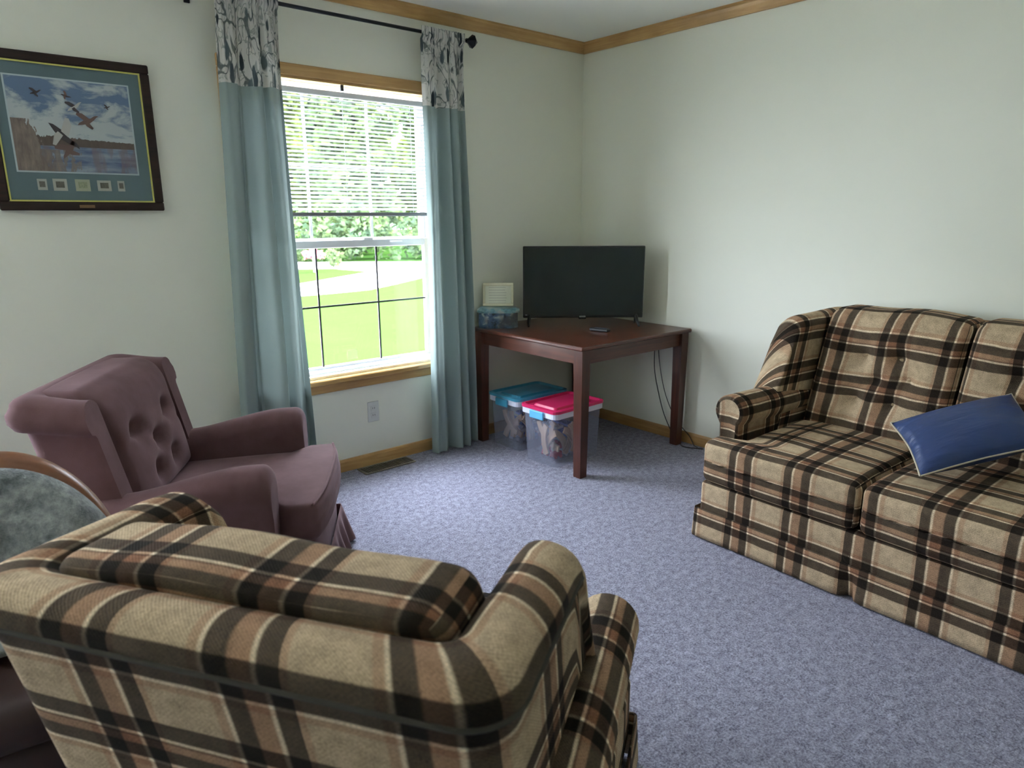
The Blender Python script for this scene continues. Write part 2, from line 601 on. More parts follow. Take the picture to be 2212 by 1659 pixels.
def floral_col(t):
    uvn = nd(t, 'ShaderNodeUVMap'); uvn.uv_map = 'UVMap'
    mp = nd(t, 'ShaderNodeMapping'); mp.inputs['Scale'].default_value = (1.0, 0.55, 1)
    mp.inputs['Rotation'].default_value = (0, 0, 0.6)
    t.links.new(uvn.outputs[0], mp.inputs[0])
    nw = noise_tex(t, uvn.outputs[0], 12, 2)
    add = nd(t, 'ShaderNodeMix'); add.data_type = 'VECTOR'; add.inputs[0].default_value = 0.05
    nn = nd(t, 'ShaderNodeTexNoise'); nn.inputs['Scale'].default_value = 9
    t.links.new(mp.outputs[0], add.inputs[4]); t.links.new(nn.outputs[1], add.inputs[5])
    t.links.new(uvn.outputs[0], nn.inputs['Vector'])
    vo = nd(t, 'ShaderNodeTexVoronoi'); vo.inputs['Scale'].default_value = 15
    t.links.new(add.outputs[1], vo.inputs['Vector'])
    leaf = ramp(t, vo.outputs['Distance'], [(0.30, 1.0), (0.38, 0.0)])
    sepc = nd(t, 'ShaderNodeSeparateColor'); t.links.new(vo.outputs['Color'], sepc.inputs[0])
    pick = ramp(t, sepc.outputs[0], [(0.22, 0.0), (0.26, 1.0)])
    leafm = mth(t, 'MULTIPLY', leaf, pick)
    tone = mixc(t, sepc.outputs[1], (0.025, 0.035, 0.045), (0.11, 0.145, 0.15))
    # stems: thin level lines of a smooth noise
    ns = noise_tex(t, uvn.outputs[0], 7, 1, 0.4, 0.5)
    stem = ramp(t, mth(t, 'ABSOLUTE', mth(t, 'SUBTRACT', ns, 0.5)), [(0.012, 0.9), (0.022, 0.0)])
    ns2 = noise_tex(t, uvn.outputs[0], 16, 2, 0.5, 1.0)
    stem2 = ramp(t, mth(t, 'ABSOLUTE', mth(t, 'SUBTRACT', ns2, 0.42)), [(0.02, 0.7), (0.04, 0.0)])
    c = mixc(t, stem2, (0.62, 0.62, 0.58), (0.22, 0.25, 0.23))
    c = mixc(t, stem, c, (0.10, 0.12, 0.12))
    c = mixc(t, leafm, c, tone)
    return c


M_curtain = translucent('sage_curtain_cloth', curtain_col, 0.08)
M_floral = translucent('floral_curtain_cloth', floral_col, 0.16)
M_slat = translucent('blind_slat', lambda t: (0.40, 0.42, 0.42), 0.35)


# ------------------------------------------------------------------ the setting
def struct(o):
    o['kind'] = 'structure'; return o


def wall_with_holes(name, axis, pos, th, a0, a1, z1, holes, mat):
    """axis 'x': wall in plane y=pos spanning x a0..a1; 'y': plane x=pos spanning y"""
    b = MB()
    xs = sorted({a0, a1} | {h[0] for h in holes} | {h[1] for h in holes})
    zs = sorted({0.0, z1} | {h[2] for h in holes} | {h[3] for h in holes})
    for i in range(len(xs) - 1):
        for j in range(len(zs) - 1):
            mx_, mz = (xs[i] + xs[i + 1]) / 2, (zs[j] + zs[j + 1]) / 2
            if any(h[0] < mx_ < h[1] and h[2] < mz < h[3] for h in holes): continue
            if axis == 'x': b.box((xs[i], min(pos, pos + th), zs[j]), (xs[i + 1], max(pos, pos + th), zs[j + 1]))
            else: b.box((min(pos, pos + th), xs[i], zs[j]), (max(pos, pos + th), xs[i + 1], zs[j + 1]))
    return struct(b.build(name, mat))


E_ = 0.14
struct(part_box('floor', (ROOM_X0 - E_, ROOM_Y0 - E_, -0.12), (E_, E_, 0.0), M_carpet))
struct(part_box('ceiling', (ROOM_X0 - E_, ROOM_Y0 - E_, CEIL), (E_, E_, CEIL + 0.15), M_ceil))
wall_with_holes('wall_back', 'x', 0.0, E_, ROOM_X0, 0.0, CEIL, [WIN1, WIN_FILL], M_wall)
wall_with_holes('wall_right', 'y', 0.0, E_, ROOM_Y0, E_, CEIL, [], M_wall)
wall_with_holes('wall_left', 'y', ROOM_X0, -E_, ROOM_Y0, E_, CEIL, [], M_wall)
wall_with_holes('wall_front', 'x', ROOM_Y0, -E_, ROOM_X0, 0.0, CEIL, [], M_wall)


def moulding(name, prof, p0, p1, inward, mat):
    """profile (d from wall, z) swept between two points on the wall"""
    b = MB()
    p0, p1, inn = Vector(p0), Vector(p1), Vector(inward)
    rows = [[tuple(p + inn * d + Vector((0, 0, z))) for (d, z) in prof] for p in (p0, p1)]
    b.grid(rows, None, cv=True, smooth=False)
    for r_ in rows: b.face([b.vert(p) for p in r_], None, False)
    return struct(b.build(name, mat))


CR = [(0.0, CEIL - 0.058), (0.012, CEIL - 0.058), (0.018, CEIL - 0.050), (0.034, CEIL - 0.028), (0.040, CEIL - 0.014), (0.050, CEIL - 0.008), (0.050, CEIL), (0.0, CEIL)]
BB = [(0.0, 0.0), (0.013, 0.0), (0.013, 0.055), (0.009, 0.066), (0.0, 0.068)]
moulding('trim_1', CR, (ROOM_X0, 0, 0), (0, 0, 0), (0, -1, 0), M_oakX)
moulding('trim_2', CR, (0, 0, 0), (0, ROOM_Y0, 0), (-1, 0, 0), M_oakY)
moulding('baseboard_back', BB, (ROOM_X0, 0, 0), (0, 0, 0), (0, -1, 0), M_oakX)
moulding('baseboard_right', BB, (0, 0, 0), (0, ROOM_Y0, 0), (-1, 0, 0), M_oakY)


def window(name, wn, blind_bottom=None):
    x0, x1, z0, z1 = wn
    r_ = thing(name, 'white framed sash window with oak casing', 'window', ((x0 + x1) / 2, 0, z0))
    del r_['category']; del r_['label']
    r_['kind'] = 'structure'
    cx_ = (x0 + x1) / 2
    hw = (x1 - x0) / 2; H_ = z1 - z0
    P_ = lambda n, lo, hi, m_, bev=0.0: part_box(n, lo, hi, m_, r_, bev)
    # casing
    for s_ in (-1, 1):
        lo, hi = sorted((s_ * hw, s_ * (hw + 0.055)))
        P_('side_casing', (lo, -0.016, -0.01), (hi, 0.0, H_ + 0.0), M_oakZ, 0.004)
        lo, hi = sorted((s_ * hw, s_ * (hw - 0.012)))
        P_('jamb', (lo, -0.006, 0.0), (hi, 0.075, H_), M_oakZ)
    P_('head_casing', (-hw - 0.055, -0.016, H_), (hw + 0.055, 0.0, H_ + 0.053), M_oakX, 0.004)
    P_('head_jamb', (-hw, -0.004, H_ - 0.012), (hw, 0.075, H_), M_oakX)
    P_('stool', (-hw - 0.075, -0.045, -0.042), (hw + 0.075, 0.075, -0.014), M_stool, 0.005)
    P_('apron', (-hw - 0.055, -0.014, -0.092), (hw + 0.055, 0.0, -0.042), M_oakX, 0.004)
    # vinyl frame
    fy0, fy1 = 0.055, 0.125
    fr_ = MB()
    fr_.box((-hw + 0.012, fy0, -0.014), (-hw + 0.042, fy1, H_ - 0.012), 0.003)
    fr_.box((hw - 0.042, fy0, -0.014), (hw - 0.012, fy1, H_ - 0.012), 0.003)
    fr_.box((-hw + 0.042, fy0, H_ - 0.016), (hw - 0.042, fy1, H_ - 0.010), 0.001)
    fr_.box((-hw + 0.042, fy0 - 0.01, -0.014), (hw - 0.042, fy1, 0.02), 0.003)
    fr_.build('window_frame', M_vinyl, r_)
    zm = 1.225 - 0.555
    gi = hw - 0.042
    for nm, za, zb, yy in (('lower_sash', 0.012, zm + 0.03, 0.062), ('upper_sash', zm + 0.0, H_ - 0.014, 0.092)):
        s_ = MB()
        s_.box((-gi, yy, za), (-gi + 0.03, yy + 0.028, zb), 0.003)
        s_.box((gi - 0.03, yy, za), (gi, yy + 0.028, zb), 0.003)
        s_.box((-gi + 0.03, yy, za), (gi - 0.03, yy + 0.028, za + (0.022 if nm[0] == 'l' else 0.04)), 0.003)
        s_.box((-gi + 0.03, yy, zb - (0.04 if nm[0] == 'l' else 0.012)), (gi - 0.03, yy + 0.028, zb), 0.003)
        so = s_.build(nm, M_vinyl, r_)
        g = MB(); g.box((-gi + 0.028, yy + 0.010, za + 0.015), (gi - 0.028, yy + 0.014, zb - 0.008))
        g.build('pane', M_glass, so)
        mu = MB()
        for k in (-1, 1):
            bw_ = 0.007 if nm[0] == 'u' else 0.005
            mu.box((k * 0.1765 - bw_, yy + 0.004, za + 0.02), (k * 0.1765 + bw_, yy + 0.009, zb - 0.035))
        zc = (za + zb) / 2 - (0.0 if nm[0] == 'l' else -0.012)
        mu.box((-gi + 0.028, yy + 0.0045, zc - bw_), (gi - 0.028, yy + 0.0085, zc + bw_))
        mu.build('muntins', M_vinyl if nm[0] == 'u' else M_bar, so)
        if nm[0] == 'l':
            lk = MB(); lk.box((0.10, yy - 0.004, zb - 0.002), (0.16, yy + 0.028, zb + 0.012), 0.004)
            lk.box((0.26, yy - 0.006, zb - 0.02), (0.34, yy + 0.0, zb - 0.012), 0.002)
            lk.build('sash_lock', M_vinyl, so)
            st = MB(); st.box((-0.03, yy + 0.0085, 0.052), (0.03, yy + 0.0095, 0.105))
            st.build('sticker', M_sticker, so)
    return r_


mt, t, b = new_mat('clear_sticker')
v = tcoord(t, 'Generated')
sp = nd(t, 'ShaderNodeSeparateXYZ'); t.links.new(v, sp.inputs[0])
ln = mth(t, 'GREATER_THAN', mth(t, 'SINE', mth(t, 'MULTIPLY', sp.outputs[2], 60)), 0.5)
c = mixc(t, ln, (0.55, 0.72, 0.35), (0.25, 0.30, 0.18))
t.links.new(c, b.inputs['Base Color']); b.inputs['Alpha'].default_value = 0.35
M_sticker = mt
M_bar = plain('backlit_window_bar', (0.05, 0.045, 0.05), 0.5)  # backlit shade of the lower sash bars, put into their colour
win1 = window('window_1', WIN1)
win_fill = window('fill_window', WIN_FILL)  # out of view, added for its light
# ------------------------------------------------------------------ mini blind (raised part way)
bl = thing('mini_blind', 'white horizontal mini blind half lowered over upper part of the sash window', 'blind', ((WIN1[0] + WIN1[1]) / 2, 0.022, 0))
hwb = (WIN1[1] - WIN1[0]) / 2 - 0.018
part_box('head_rail', (-hwb, -0.016, 1.955), (hwb, 0.016, 1.980), M_vinyl, bl, 0.003)
zb = 1.376
M_backlit_rail = plain('backlit_blind_rail', (0.16, 0.16, 0.165), 0.5)  # darkened to stand for the bottom rail being backlit
part_box('bottom_rail', (-hwb, -0.014, zb), (hwb, 0.014, zb + 0.020), M_backlit_rail, bl, 0.004)
slat0 = None
for k in range(29):
    z = zb + 0.036 + k * 0.0196
    if slat0 is None:
        sb = MB(); a = radians(30)
        rows = []
        for x in (-hwb, hwb):
            rows.append([(x, cos(a) * y_, sin(a) * y_ * 1.0 + 0.0018 * (1 - (y_ / 0.0125) ** 2)) for y_ in (-0.0125, -0.008, -0.004, 0, 0.004, 0.008, 0.0125)])
        sb.grid(rows); slat0 = sb.build('slat', M_slat, bl); slat0.location = (0, 0, z)
    else:
        o = slat0.copy(); COL.objects.link(o); o.parent = bl; o.location = (0, 0, z)
for x in (-0.40, 0.0, 0.40):
    cb_ = MB(); cb_.tube([(x, -0.0, zb + 0.01), (x, -0.0, 1.97)], 0.0009, 5); cb_.build('ladder_cord', M_vinyl, bl)
part_box('valance_clip', (-0.012, -0.020, 1.985), (0.004, -0.012, 2.012), M_black, bl)

# ------------------------------------------------------------------ curtain rod and curtains
M_iron = plain('black_iron', (0.015, 0.018, 0.024), 0.35, 0.6)
rod = thing('curtain_rod', 'black metal curtain rod with faceted finial above the sash window', 'curtain rod', (-1.72, -0.10, 2.300))
rb = MB(); rb.tube([(-0.76, 0, 0), (0.70, 0, 0)], 0.0085, 14); rb.build('pole', M_iron, rod)
for s_ in (-1, 1):
    fb = MB()
    xf = 0.70 if s_ > 0 else -0.76
    fb.lathe([(0.001, 0.0), (0.012, 0.0), (0.012, s_ * 0.010), (0.036, s_ * 0.040), (0.001, s_ * 0.075)], 8, (xf, 0, 0), 'x')
    fb.sm = [False] * len(fb.sm)
    fb.build('finial', M_iron, rod)
    bb_ = MB(); xb = xf - s_ * 0.05
    bb_.box((xb - 0.008, 0.0, -0.014), (xb + 0.008, 0.096, -0.004), 0.001); bb_.box((xb - 0.012, 0.092, -0.04), (xb + 0.012, 0.099, 0.03), 0.001)
    bb_.build('bracket', M_iron, rod)


def curtain(name, label, xt0, xt1, xb0, xb1, nf, seed, zsplit=1.94, ztop=2.327, inner_bulge=0.0, side=1):
    rnd = random.Random(seed)
    r_ = thing(name, label, 'curtain', ((xt0 + xt1) / 2, -0.10, 0), group='pair of sage curtains with floral tops')
    ox = (xt0 + xt1) / 2
    ph = [rnd.uniform(0, 2 * pi) for _ in range(6)]
    NU = 150
    def pt(u, z):
        f = (ztop - z) / ztop
        g = sstep(0, 1, f) * 0.4 + f * 0.6
        xa = xt0 + (xb0 - xt0) * g; xb_ = xt1 + (xb1 - xt1) * g
        x = xa + (xb_ - xa) * u
        env = 0.2 + 0.8 * sstep(0.0, 0.12, f)
        if f < 0.02: env *= 0.75
        uu = u + 0.07 * sin(2 * pi * 1.3 * u + ph[5]) + 0.02 * sin(4 * f + ph[1])
        w = sin(2 * pi * nf * uu + ph[0]) + 0.30 * sin(2 * pi * nf * 2.3 * u + ph[2] + 1.2 * f) + 0.45 * sin(2 * pi * nf * 0.47 * u + ph[3] + f * 1.5)
        a = 0.016 + 0.016 * sstep(0.0, 0.5, f)
        fine = 0.0045 * sin(2 * pi * 15 * u + ph[4]) * (1 - sstep(0.04, 0.28, f))
        y = -0.004 + env * a * w + fine
        x += 0.010 * cos(2 * pi * nf * u + ph[0] + 0.6) * env
        # the rod pocket hugs the rod
        if z > ztop - 0.055: y = (y - 0.012) * 0.9 - 0.004
        if inner_bulge:
            x += inner_bulge * (1 - u if side < 0 else u) * math.exp(-((z - 0.62) / 0.28) ** 2)
        return (x - ox, y, z)
    def panel(nm, z0, z1, nz, mat, dy=0.0):
        b = MB(); P = []; UV = []
        for i in range(NU + 1):
            u = i / NU; row = []; ur = []
            for j in range(nz + 1):
                z = z0 + (z1 - z0) * j / nz
                p = pt(u, z); row.append((p[0], p[1] + dy, p[2])); ur.append((u * 1.05 + seed, z))
            P.append(row); UV.append(ur)
        b.grid(P, UV)
        o = b.build(nm, mat, r_, recalc=False)
        return o
    panel('floral_band', zsplit, ztop, 26, M_floral)
    panel('sage_panel', 0.012, zsplit, 60, M_curtain)
    return r_


curtain('curtain', 'sage curtain with floral top left of the window, beside the framed duck print', -2.345, -2.075, -2.415, -2.035, 3.1, 3)
curtain('curtain', 'sage curtain with floral top right of the window, beside the corner table', -1.318, -1.040, -1.315, -0.975, 3.3, 8)

# ------------------------------------------------------------------ outlet and floor vent
M_plate = plain('outlet_plastic', (0.62, 0.64, 0.61), 0.4, var=0.02)
ou = thing('wall_outlet', 'white duplex wall outlet below the window', 'outlet', (-1.652, 0, 0.308))
part_box('cover_plate', (-0.036, -0.006, -0.0585), (0.036, 0.0, 0.0585), M_plate, ou, 0.003)
for dz in (-0.02, 0.02):
    sk = part_box('socket', (-0.017, -0.0085, dz - 0.0145), (0.017, -0.005, dz + 0.0145), M_plate, ou, 0.002)
    for dx in (-0.006, 0.006):
        part_box('slot', (dx - 0.0012, -0.0092, dz - 0.004), (dx + 0.0012, -0.0080, dz + 0.006), M_black, sk)
ve = thing('floor_vent', 'brown metal floor vent in the carpet below the window', 'vent', (-1.63, -0.085, 0.0))
M_vent = plain('vent_metal', (0.22, 0.20, 0.16), 0.4, 0.4)
vb = MB()
vb.box((-0.16, -0.055, 0.0), (0.16, -0.045, 0.008), 0.002); vb.box((-0.16, 0.045, 0.0), (0.16, 0.055, 0.008), 0.002)
vb.box((-0.16, -0.045, 0.0), (-0.15, 0.045, 0.008), 0.002); vb.box((0.15, -0.045, 0.0), (0.16, 0.045, 0.008), 0.002)
vb.build('frame', M_vent, ve)
vb = MB()
for k in range(22):
    x = -0.145 + k * 0.0138
    vb.box((x - 0.002, -0.045, 0.001), (x + 0.002, 0.045, 0.006))
vb.build('grille', M_vent, ve)
part_box('duct_opening', (-0.15, -0.045, 0.0), (0.15, 0.045, 0.0012), M_black, ve)

# ------------------------------------------------------------------ framed duck print
pf = thing('framed_print', 'dark framed duck print with teal mat hanging on the wall left of the window', 'picture', (-2.91, -0.0, 1.403))
PW, PH = 0.290, 0.583   # half width, height
M_frame = wood_mat('dark_frame', (0.018, 0.011, 0.009), (0.04, 0.022, 0.016), 0, 0.6, spec=0.2)
M_gold = plain('gold_fillet', (0.62, 0.60, 0.16), 0.3, 0.5)
M_mat = plain('teal_mat', (0.10, 0.15, 0.155), 0.85, var=0.08, vscale=8)
M_white = plain('print_border', (0.42, 0.50, 0.50), 0.8, var=0.02)
fb = MB()
FWD = 0.034
for lo, hi in (((-PW, -0.028, 0), (PW, -0.002, FWD)), ((-PW, -0.028, PH - FWD), (PW, -0.002, PH)), ((-PW, -0.028, FWD), (-PW + FWD, -0.002, PH - FWD)), ((PW - FWD, -0.028, FWD), (PW, -0.002, PH - FWD))):
    fb.box(lo, hi, 0.004)
fb.build('frame', M_frame, pf)
fb = MB()
g = FWD; g2 = FWD + 0.006
for lo, hi in (((-PW + g, -0.02, g), (PW - g, -0.014, g2)), ((-PW + g, -0.02, PH - g2), (PW - g, -0.014, PH - g)), ((-PW + g, -0.02, g2), (-PW + g2, -0.014, PH - g2)), ((PW - g2, -0.02, g2), (PW - g, -0.014, PH - g2))):
    fb.box(lo, hi)
fb.build('gold_fillet', M_gold, pf)
part_box('mat_board', (-PW + g2, -0.015, g2), (PW - g2, -0.004, PH - g2), M_mat, pf)
px0, px1, pz0, pz1 = -0.212, 0.203, 0.150, 0.492
part_box('print_border', (px0 - 0.006, -0.0165, pz0 - 0.006), (px1 + 0.006, -0.015, pz1 + 0.006), M_white, pf)
mt, t, b = new_mat('painting')
v = tcoord(t, 'Generated')
sp = nd(t, 'ShaderNodeSeparateXYZ'); t.links.new(v, sp.inputs[0])
X_, Z_ = sp.outputs[0], sp.outputs[2]
mp = nd(t, 'ShaderNodeMapping'); mp.inputs['Scale'].default_value = (3.2, 1, 5.5); t.links.new(v, mp.inputs[0])
ncl = noise_tex(t, mp.outputs[0], 1.0, 5, 0.55, 0.4)
cl = ramp(t, mth(t, 'ADD', ncl, mth(t, 'MULTIPLY', mth(t, 'SUBTRACT', 0.75, Z_), 0.25)), [(0.44, 0.0), (0.56, 1.0)])
sky = mixc(t, cl, (0.10, 0.16, 0.25), (0.42, 0.47, 0.46))
mp2 = nd(t, 'ShaderNodeMapping'); mp2.inputs['Scale'].default_value = (26, 1, 6); t.links.new(v, mp2.inputs[0])
nrd = noise_tex(t, mp2.outputs[0], 1.0, 4, 0.6, 0.3)
reed = mixc(t, nrd, (0.02, 0.014, 0.014), (0.30, 0.24, 0.19))
mp3 = nd(t, 'ShaderNodeMapping'); mp3.inputs['Scale'].default_value = (3, 1, 14); t.links.new(v, mp3.inputs[0])
nwt = noise_tex(t, mp3.outputs[0], 1.0, 3, 0.6)
water = mixc(t, ramp(t, nwt, [(0.35, 0.0), (0.65, 1.0)]), (0.045, 0.075, 0.15), (0.26, 0.32, 0.36))
warm = ramp(t, noise_tex(t, mp2.outputs[0], 0.5, 2), [(0.48, 0.0), (0.60, 0.7)])
water = mixc(t, warm, water, (0.16, 0.12, 0.13))
# tree line
nln = noise_tex(t, mp2.outputs[0], 1.6, 3, 0.6)
tz = mth(t, 'ADD', 0.34, mth(t, 'MULTIPLY', nln, mth(t, 'ADD', 0.02, mth(t, 'MULTIPLY', mth(t, 'SUBTRACT', 1.0, X_), 0.10))))
tree = mth(t, 'MULTIPLY', mth(t, 'GREATER_THAN', Z_, 0.28), mth(t, 'LESS_THAN', Z_, tz))
c = mixc(t, mth(t, 'LESS_THAN', Z_, 0.30), sky, water)
c = mixc(t, tree, c, mixc(t, nrd, (0.05, 0.035, 0.03), (0.13, 0.10, 0.07)))
# reed bank on the left
edge = mth(t, 'ADD', mth(t, 'ADD', 0.20, mth(t, 'MULTIPLY', mth(t, 'SUBTRACT', nrd, 0.5), 0.35)), mth(t, 'MULTIPLY', mth(t, 'SUBTRACT', 0.3, Z_), 0.3))
rb_ = mth(t, 'MULTIPLY', mth(t, 'LESS_THAN', X_, edge), mth(t, 'LESS_THAN', Z_, 0.56))
c = mixc(t, rb_, c, reed)
low = mth(t, 'MULTIPLY', mth(t, 'LESS_THAN', X_, mth(t, 'ADD', 0.42, mth(t, 'MULTIPLY', mth(t, 'SUBTRACT', nrd, 0.5), 1.0))), mth(t, 'LESS_THAN', Z_, 0.24))
c = mixc(t, mth(t, 'MULTIPLY', low, 0.8), c, reed)
t.links.new(c, b.inputs['Base Color']); b.inputs['Roughness'].default_value = 0.6
M_paint = mt
pp = part_box('print', (px0, -0.018, pz0), (px1, -0.0165, pz1), M_paint, pf)
M_duck_d = plain('duck_dark', (0.05, 0.04, 0.042), 0.7); M_duck_b = plain('duck_brown', (0.12, 0.075, 0.06), 0.7); M_duck_w = plain('duck_white', (0.42, 0.42, 0.38), 0.7)


def duck(x, z, s_, ang, m1, m2):
    r_ = MB()
    def poly(pts, y):
        ca, sa = cos(ang), sin(ang)
        ids = []
        for yy in (y, y - 0.0012):
            ids.append([r_.vert((x + s_ * (p[0] * ca - p[1] * sa), yy, z + s_ * (p[0] * sa + p[1] * ca))) for p in pts])
        r_.face(ids[1], None, False)
        n = len(pts)
        for i in range(n): r_.face([ids[0][i], ids[0][(i + 1) % n], ids[1][(i + 1) % n], ids[1][i]], None, False)
    body = [(-1.0, -0.05), (-0.8, 0.10), (-0.3, 0.22), (0.4, 0.22), (0.75, 0.32), (0.95, 0.30), (1.15, 0.20), (0.9, 0.14), (0.6, -0.02), (0.1, -0.2), (-0.5, -0.15)]
    poly(body, -0.018)
    o = r_.build('duck_figure', m1, pp)
    r_ = MB()
    wing = [(-0.25, 0.15), (-0.7, 0.9), (-0.55, 1.05), (-0.15, 0.85), (0.25, 0.2)]
    poly(wing, -0.0192)
    wing = [(0.0, 0.05), (0.2, -0.7), (0.05, -0.8), (-0.3, -0.35), (-0.35, 0.0)]
    poly(wing, -0.0192)
    r_.build('duck_wings', m2, pp)


for args in ((-0.118, 0.438, 0.020, 0.3, M_duck_d, M_duck_d), (-0.02, 0.435, 0.017, -0.4, M_duck_d, M_duck_b), (0.005, 0.395, 0.030, 0.5, M_duck_w, M_duck_d),
             (0.120, 0.405, 0.012, 0.2, M_duck_d, M_duck_d), (0.045, 0.345, 0.040, 0.35, M_duck_b, M_duck_b), (-0.050, 0.285, 0.062, -0.9, M_duck_d, M_duck_w), (-0.03, 0.235, 0.045, 0.9, M_duck_b, M_duck_b)):
    duck(*args)
for k, (x, w_, h_) in enumerate(((-0.142, 0.016, 0.022), (-0.082, 0.024, 0.024), (-0.004, 0.026, 0.024), (0.073, 0.025, 0.022), (0.135, 0.013, 0.022))):
    st_ = part_box('stamp', (x - w_, -0.0165, 0.100 - h_ / 1.0 + 0.022 - 0.022), (x + w_, -0.015, 0.100 + h_ / 1.0 - 0.002), plain('stamp_paper', (0.34, 0.36, 0.25) if k == 2 else (0.36, 0.37, 0.31), 0.8), pf)
    part_box('stamp_picture', (x - w_ * 0.6, -0.0172, 0.100 - h_ * 0.5), (x + w_ * 0.6, -0.0165, 0.100 + h_ * 0.5), plain('stamp_ink', (0.25, 0.29, 0.18) if k == 2 else (0.10, 0.10, 0.075), 0.8, var=0.6, vscale=220), st_)
part_box('title_plate', (-0.028, -0.0292, 0.010), (0.026, -0.0278, 0.022), plain('brass', (0.20, 0.12, 0.06), 0.35, 0.6), pf)

# ------------------------------------------------------------------ corner table
TZ = 0.72
tb = thing('table', 'square dark cherry wooden table with straight legs in the room corner', 'table', (-0.503, -0.497, 0))
hwT = 0.468
tp = MB(); tp.box((-hwT, -hwT, TZ - 0.022), (hwT, hwT, TZ), 0.006); tp.build('tabletop', M_cherryX, tb)
lw = 0.030; lo_ = hwT - 0.045
for sx in (-1, 1):
    for sy in (-1, 1):
        lg = MB(); cx_, cy_ = sx * lo_, sy * lo_
        rows = []
        for z, w_ in ((0.0, 0.025), (0.45, 0.029), (0.60, 0.031), (TZ - 0.022, 0.031)):
            rows.append([(cx_ + a * w_, cy_ + b2 * w_, z) for a, b2 in ((-1, -1), (1, -1), (1, 1), (-1, 1))])
        ids = lg.grid(rows, None, cv=True, smooth=False); lg.face(ids[0][::-1], None, False); lg.face(ids[-1], None, False)
        lg.build('leg', M_cherryZ, tb)
ai = lo_ - 0.031
for k in (-1, 1):
    part_box('apron', (-ai, k * lo_ - 0.011, TZ - 0.100), (ai, k * lo_ + 0.011, TZ - 0.022), M_cherryX, tb)
    part_box('apron', (k * lo_ - 0.011, -ai, TZ - 0.100), (k * lo_ + 0.011, ai, TZ - 0.022), M_cherryY, tb)

# television
YR = YAW - pi / 2          # local +X = image right, local +Y away from the camera
tv = thing('television', 'black flat screen television standing on the dark corner table', 'television', (-0.425, -0.440, TZ), YR)
M_screen, t, b = new_mat('dark_screen')
b.inputs['Base Color'].default_value = (0.006, 0.012, 0.012, 1); b.inputs['Roughness'].default_value = 0.22; b.inputs['Specular IOR Level'].default_value = 0.6
tvb = MB(); hw_ = 0.366; z0_, z1_ = 0.048, 0.478
tvb.box((-hw_, -0.008, z0_), (hw_, 0.022, z1_), 0.004); tvb.build('casing', M_black, tv)
tvb = MB(); tvb.box((-0.27, 0.022, z0_ + 0.03), (0.27, 0.060, z0_ + 0.30), 0.012); tvb.build('rear_housing', M_black, tv)
part_box('screen', (-hw_ + 0.007, -0.0095, z0_ + 0.014), (hw_ - 0.007, -0.0078, z1_ - 0.007), M_screen, tv)
part_box('logo_badge', (-0.022, -0.0115, z0_ + 0.002), (0.016, -0.008, z0_ + 0.012), plain('badge', (0.35, 0.37, 0.38), 0.3, 0.5), tv, 0.001)
part_box('sensor_tab', (-0.026, -0.009, z0_ - 0.008), (0.02, 0.006, z0_ + 0.002), M_black, tv, 0.003)
for s_ in (-1, 1):
    ft = MB()
    x = s_ * 0.325
    ft.tube([(x, 0.006, z0_ + 0.03), (x + s_ * 0.004, -0.02, 0.034), (x + s_ * 0.008, -0.075, 0.006)], [0.011, 0.010, 0.006], 8)
    ft.tube([(x, 0.006, z0_ + 0.03), (x + s_ * 0.004, 0.03, 0.034), (x + s_ * 0.008, 0.085, 0.006)], [0.011, 0.010, 0.006], 8)
    ft.build('foot', M_black, tv)

rm = thing('remote_control', 'small black remote control lying on the table before the television', 'remote', (-0.515, -0.665, TZ), YR + 0.9)
rb = MB(); rb.box((-0.019, -0.062, 0.001), (0.019, 0.062, 0.019), 0.005); rb.build('body', M_black, rm)
rb = MB()
for i in range(3):
    for j in range(6): rb.box((-0.012 + i * 0.012 - 0.0035, -0.045 + j * 0.014, 0.019), (-0.012 + i * 0.012 + 0.0035, -0.038 + j * 0.014, 0.0205), 0.0008)
rb.build('buttons', plain('grey_rubber', (0.12, 0.13, 0.16), 0.6), rm)

# decorative tin with a small framed note leaning above it
mt, t, b = new_mat('tin_print')
v = tcoord(t, 'Object')
n = noise_tex(t, v, 22, 4, 0.6, 0.6); n2 = noise_tex(t, v, 9, 2)
c = ramp(t, n, [(0.34, (0.02, 0.035, 0.035)), (0.44, (0.06, 0.11, 0.20)), (0.55, (0.10, 0.17, 0.24)), (0.66, (0.42, 0.46, 0.44))])
c = mixc(t, ramp(t, n2, [(0.50, 0.0), (0.62, 0.7)]), c, (0.07, 0.06, 0.045))
t.links.new(c, b.inputs['Base Color']); b.inputs['Roughness'].default_value = 0.3
M_tin = mt
mt, t, b = new_mat('tin_lid')
n = noise_tex(t, tcoord(t, 'Object'), 14, 3, 0.6)
c = ramp(t, n, [(0.36, (0.06, 0.10, 0.11)), (0.48, (0.16, 0.33, 0.38)), (0.6, (0.36, 0.40, 0.38))])
t.links.new(c, b.inputs['Base Color']); b.inputs['Roughness'].default_value = 0.3
M_lid = mt
tn = thing('storage_tin', 'octagonal tin box printed with a blue landscape on the left of the corner table', 'tin', (-0.836, -0.126, TZ), YR)
def octa(w_, d_, c_):
    return [(-w_, -d_ + c_), (-w_ + c_, -d_), (w_ - c_, -d_), (w_, -d_ + c_), (w_, d_ - c_), (w_ - c_, d_), (-w_ + c_, d_), (-w_, d_ - c_)]
def prism(b, pts, z0, z1, pts2=None):
    pts2 = pts2 or pts
    a = [b.vert((p[0], p[1], z0)) for p in pts]; c_ = [b.vert((p[0], p[1], z1)) for p in pts2]
    n = len(pts)
    for i in range(n): b.face([a[i], a[(i + 1) % n], c_[(i + 1) % n], c_[i]], None, False)
    b.face(a[::-1], None, False); b.face(c_, None, False)
tb_ = MB(); prism(tb_, octa(0.118, 0.085, 0.045), 0.0, 0.098); tb_.build('body', M_tin, tn)
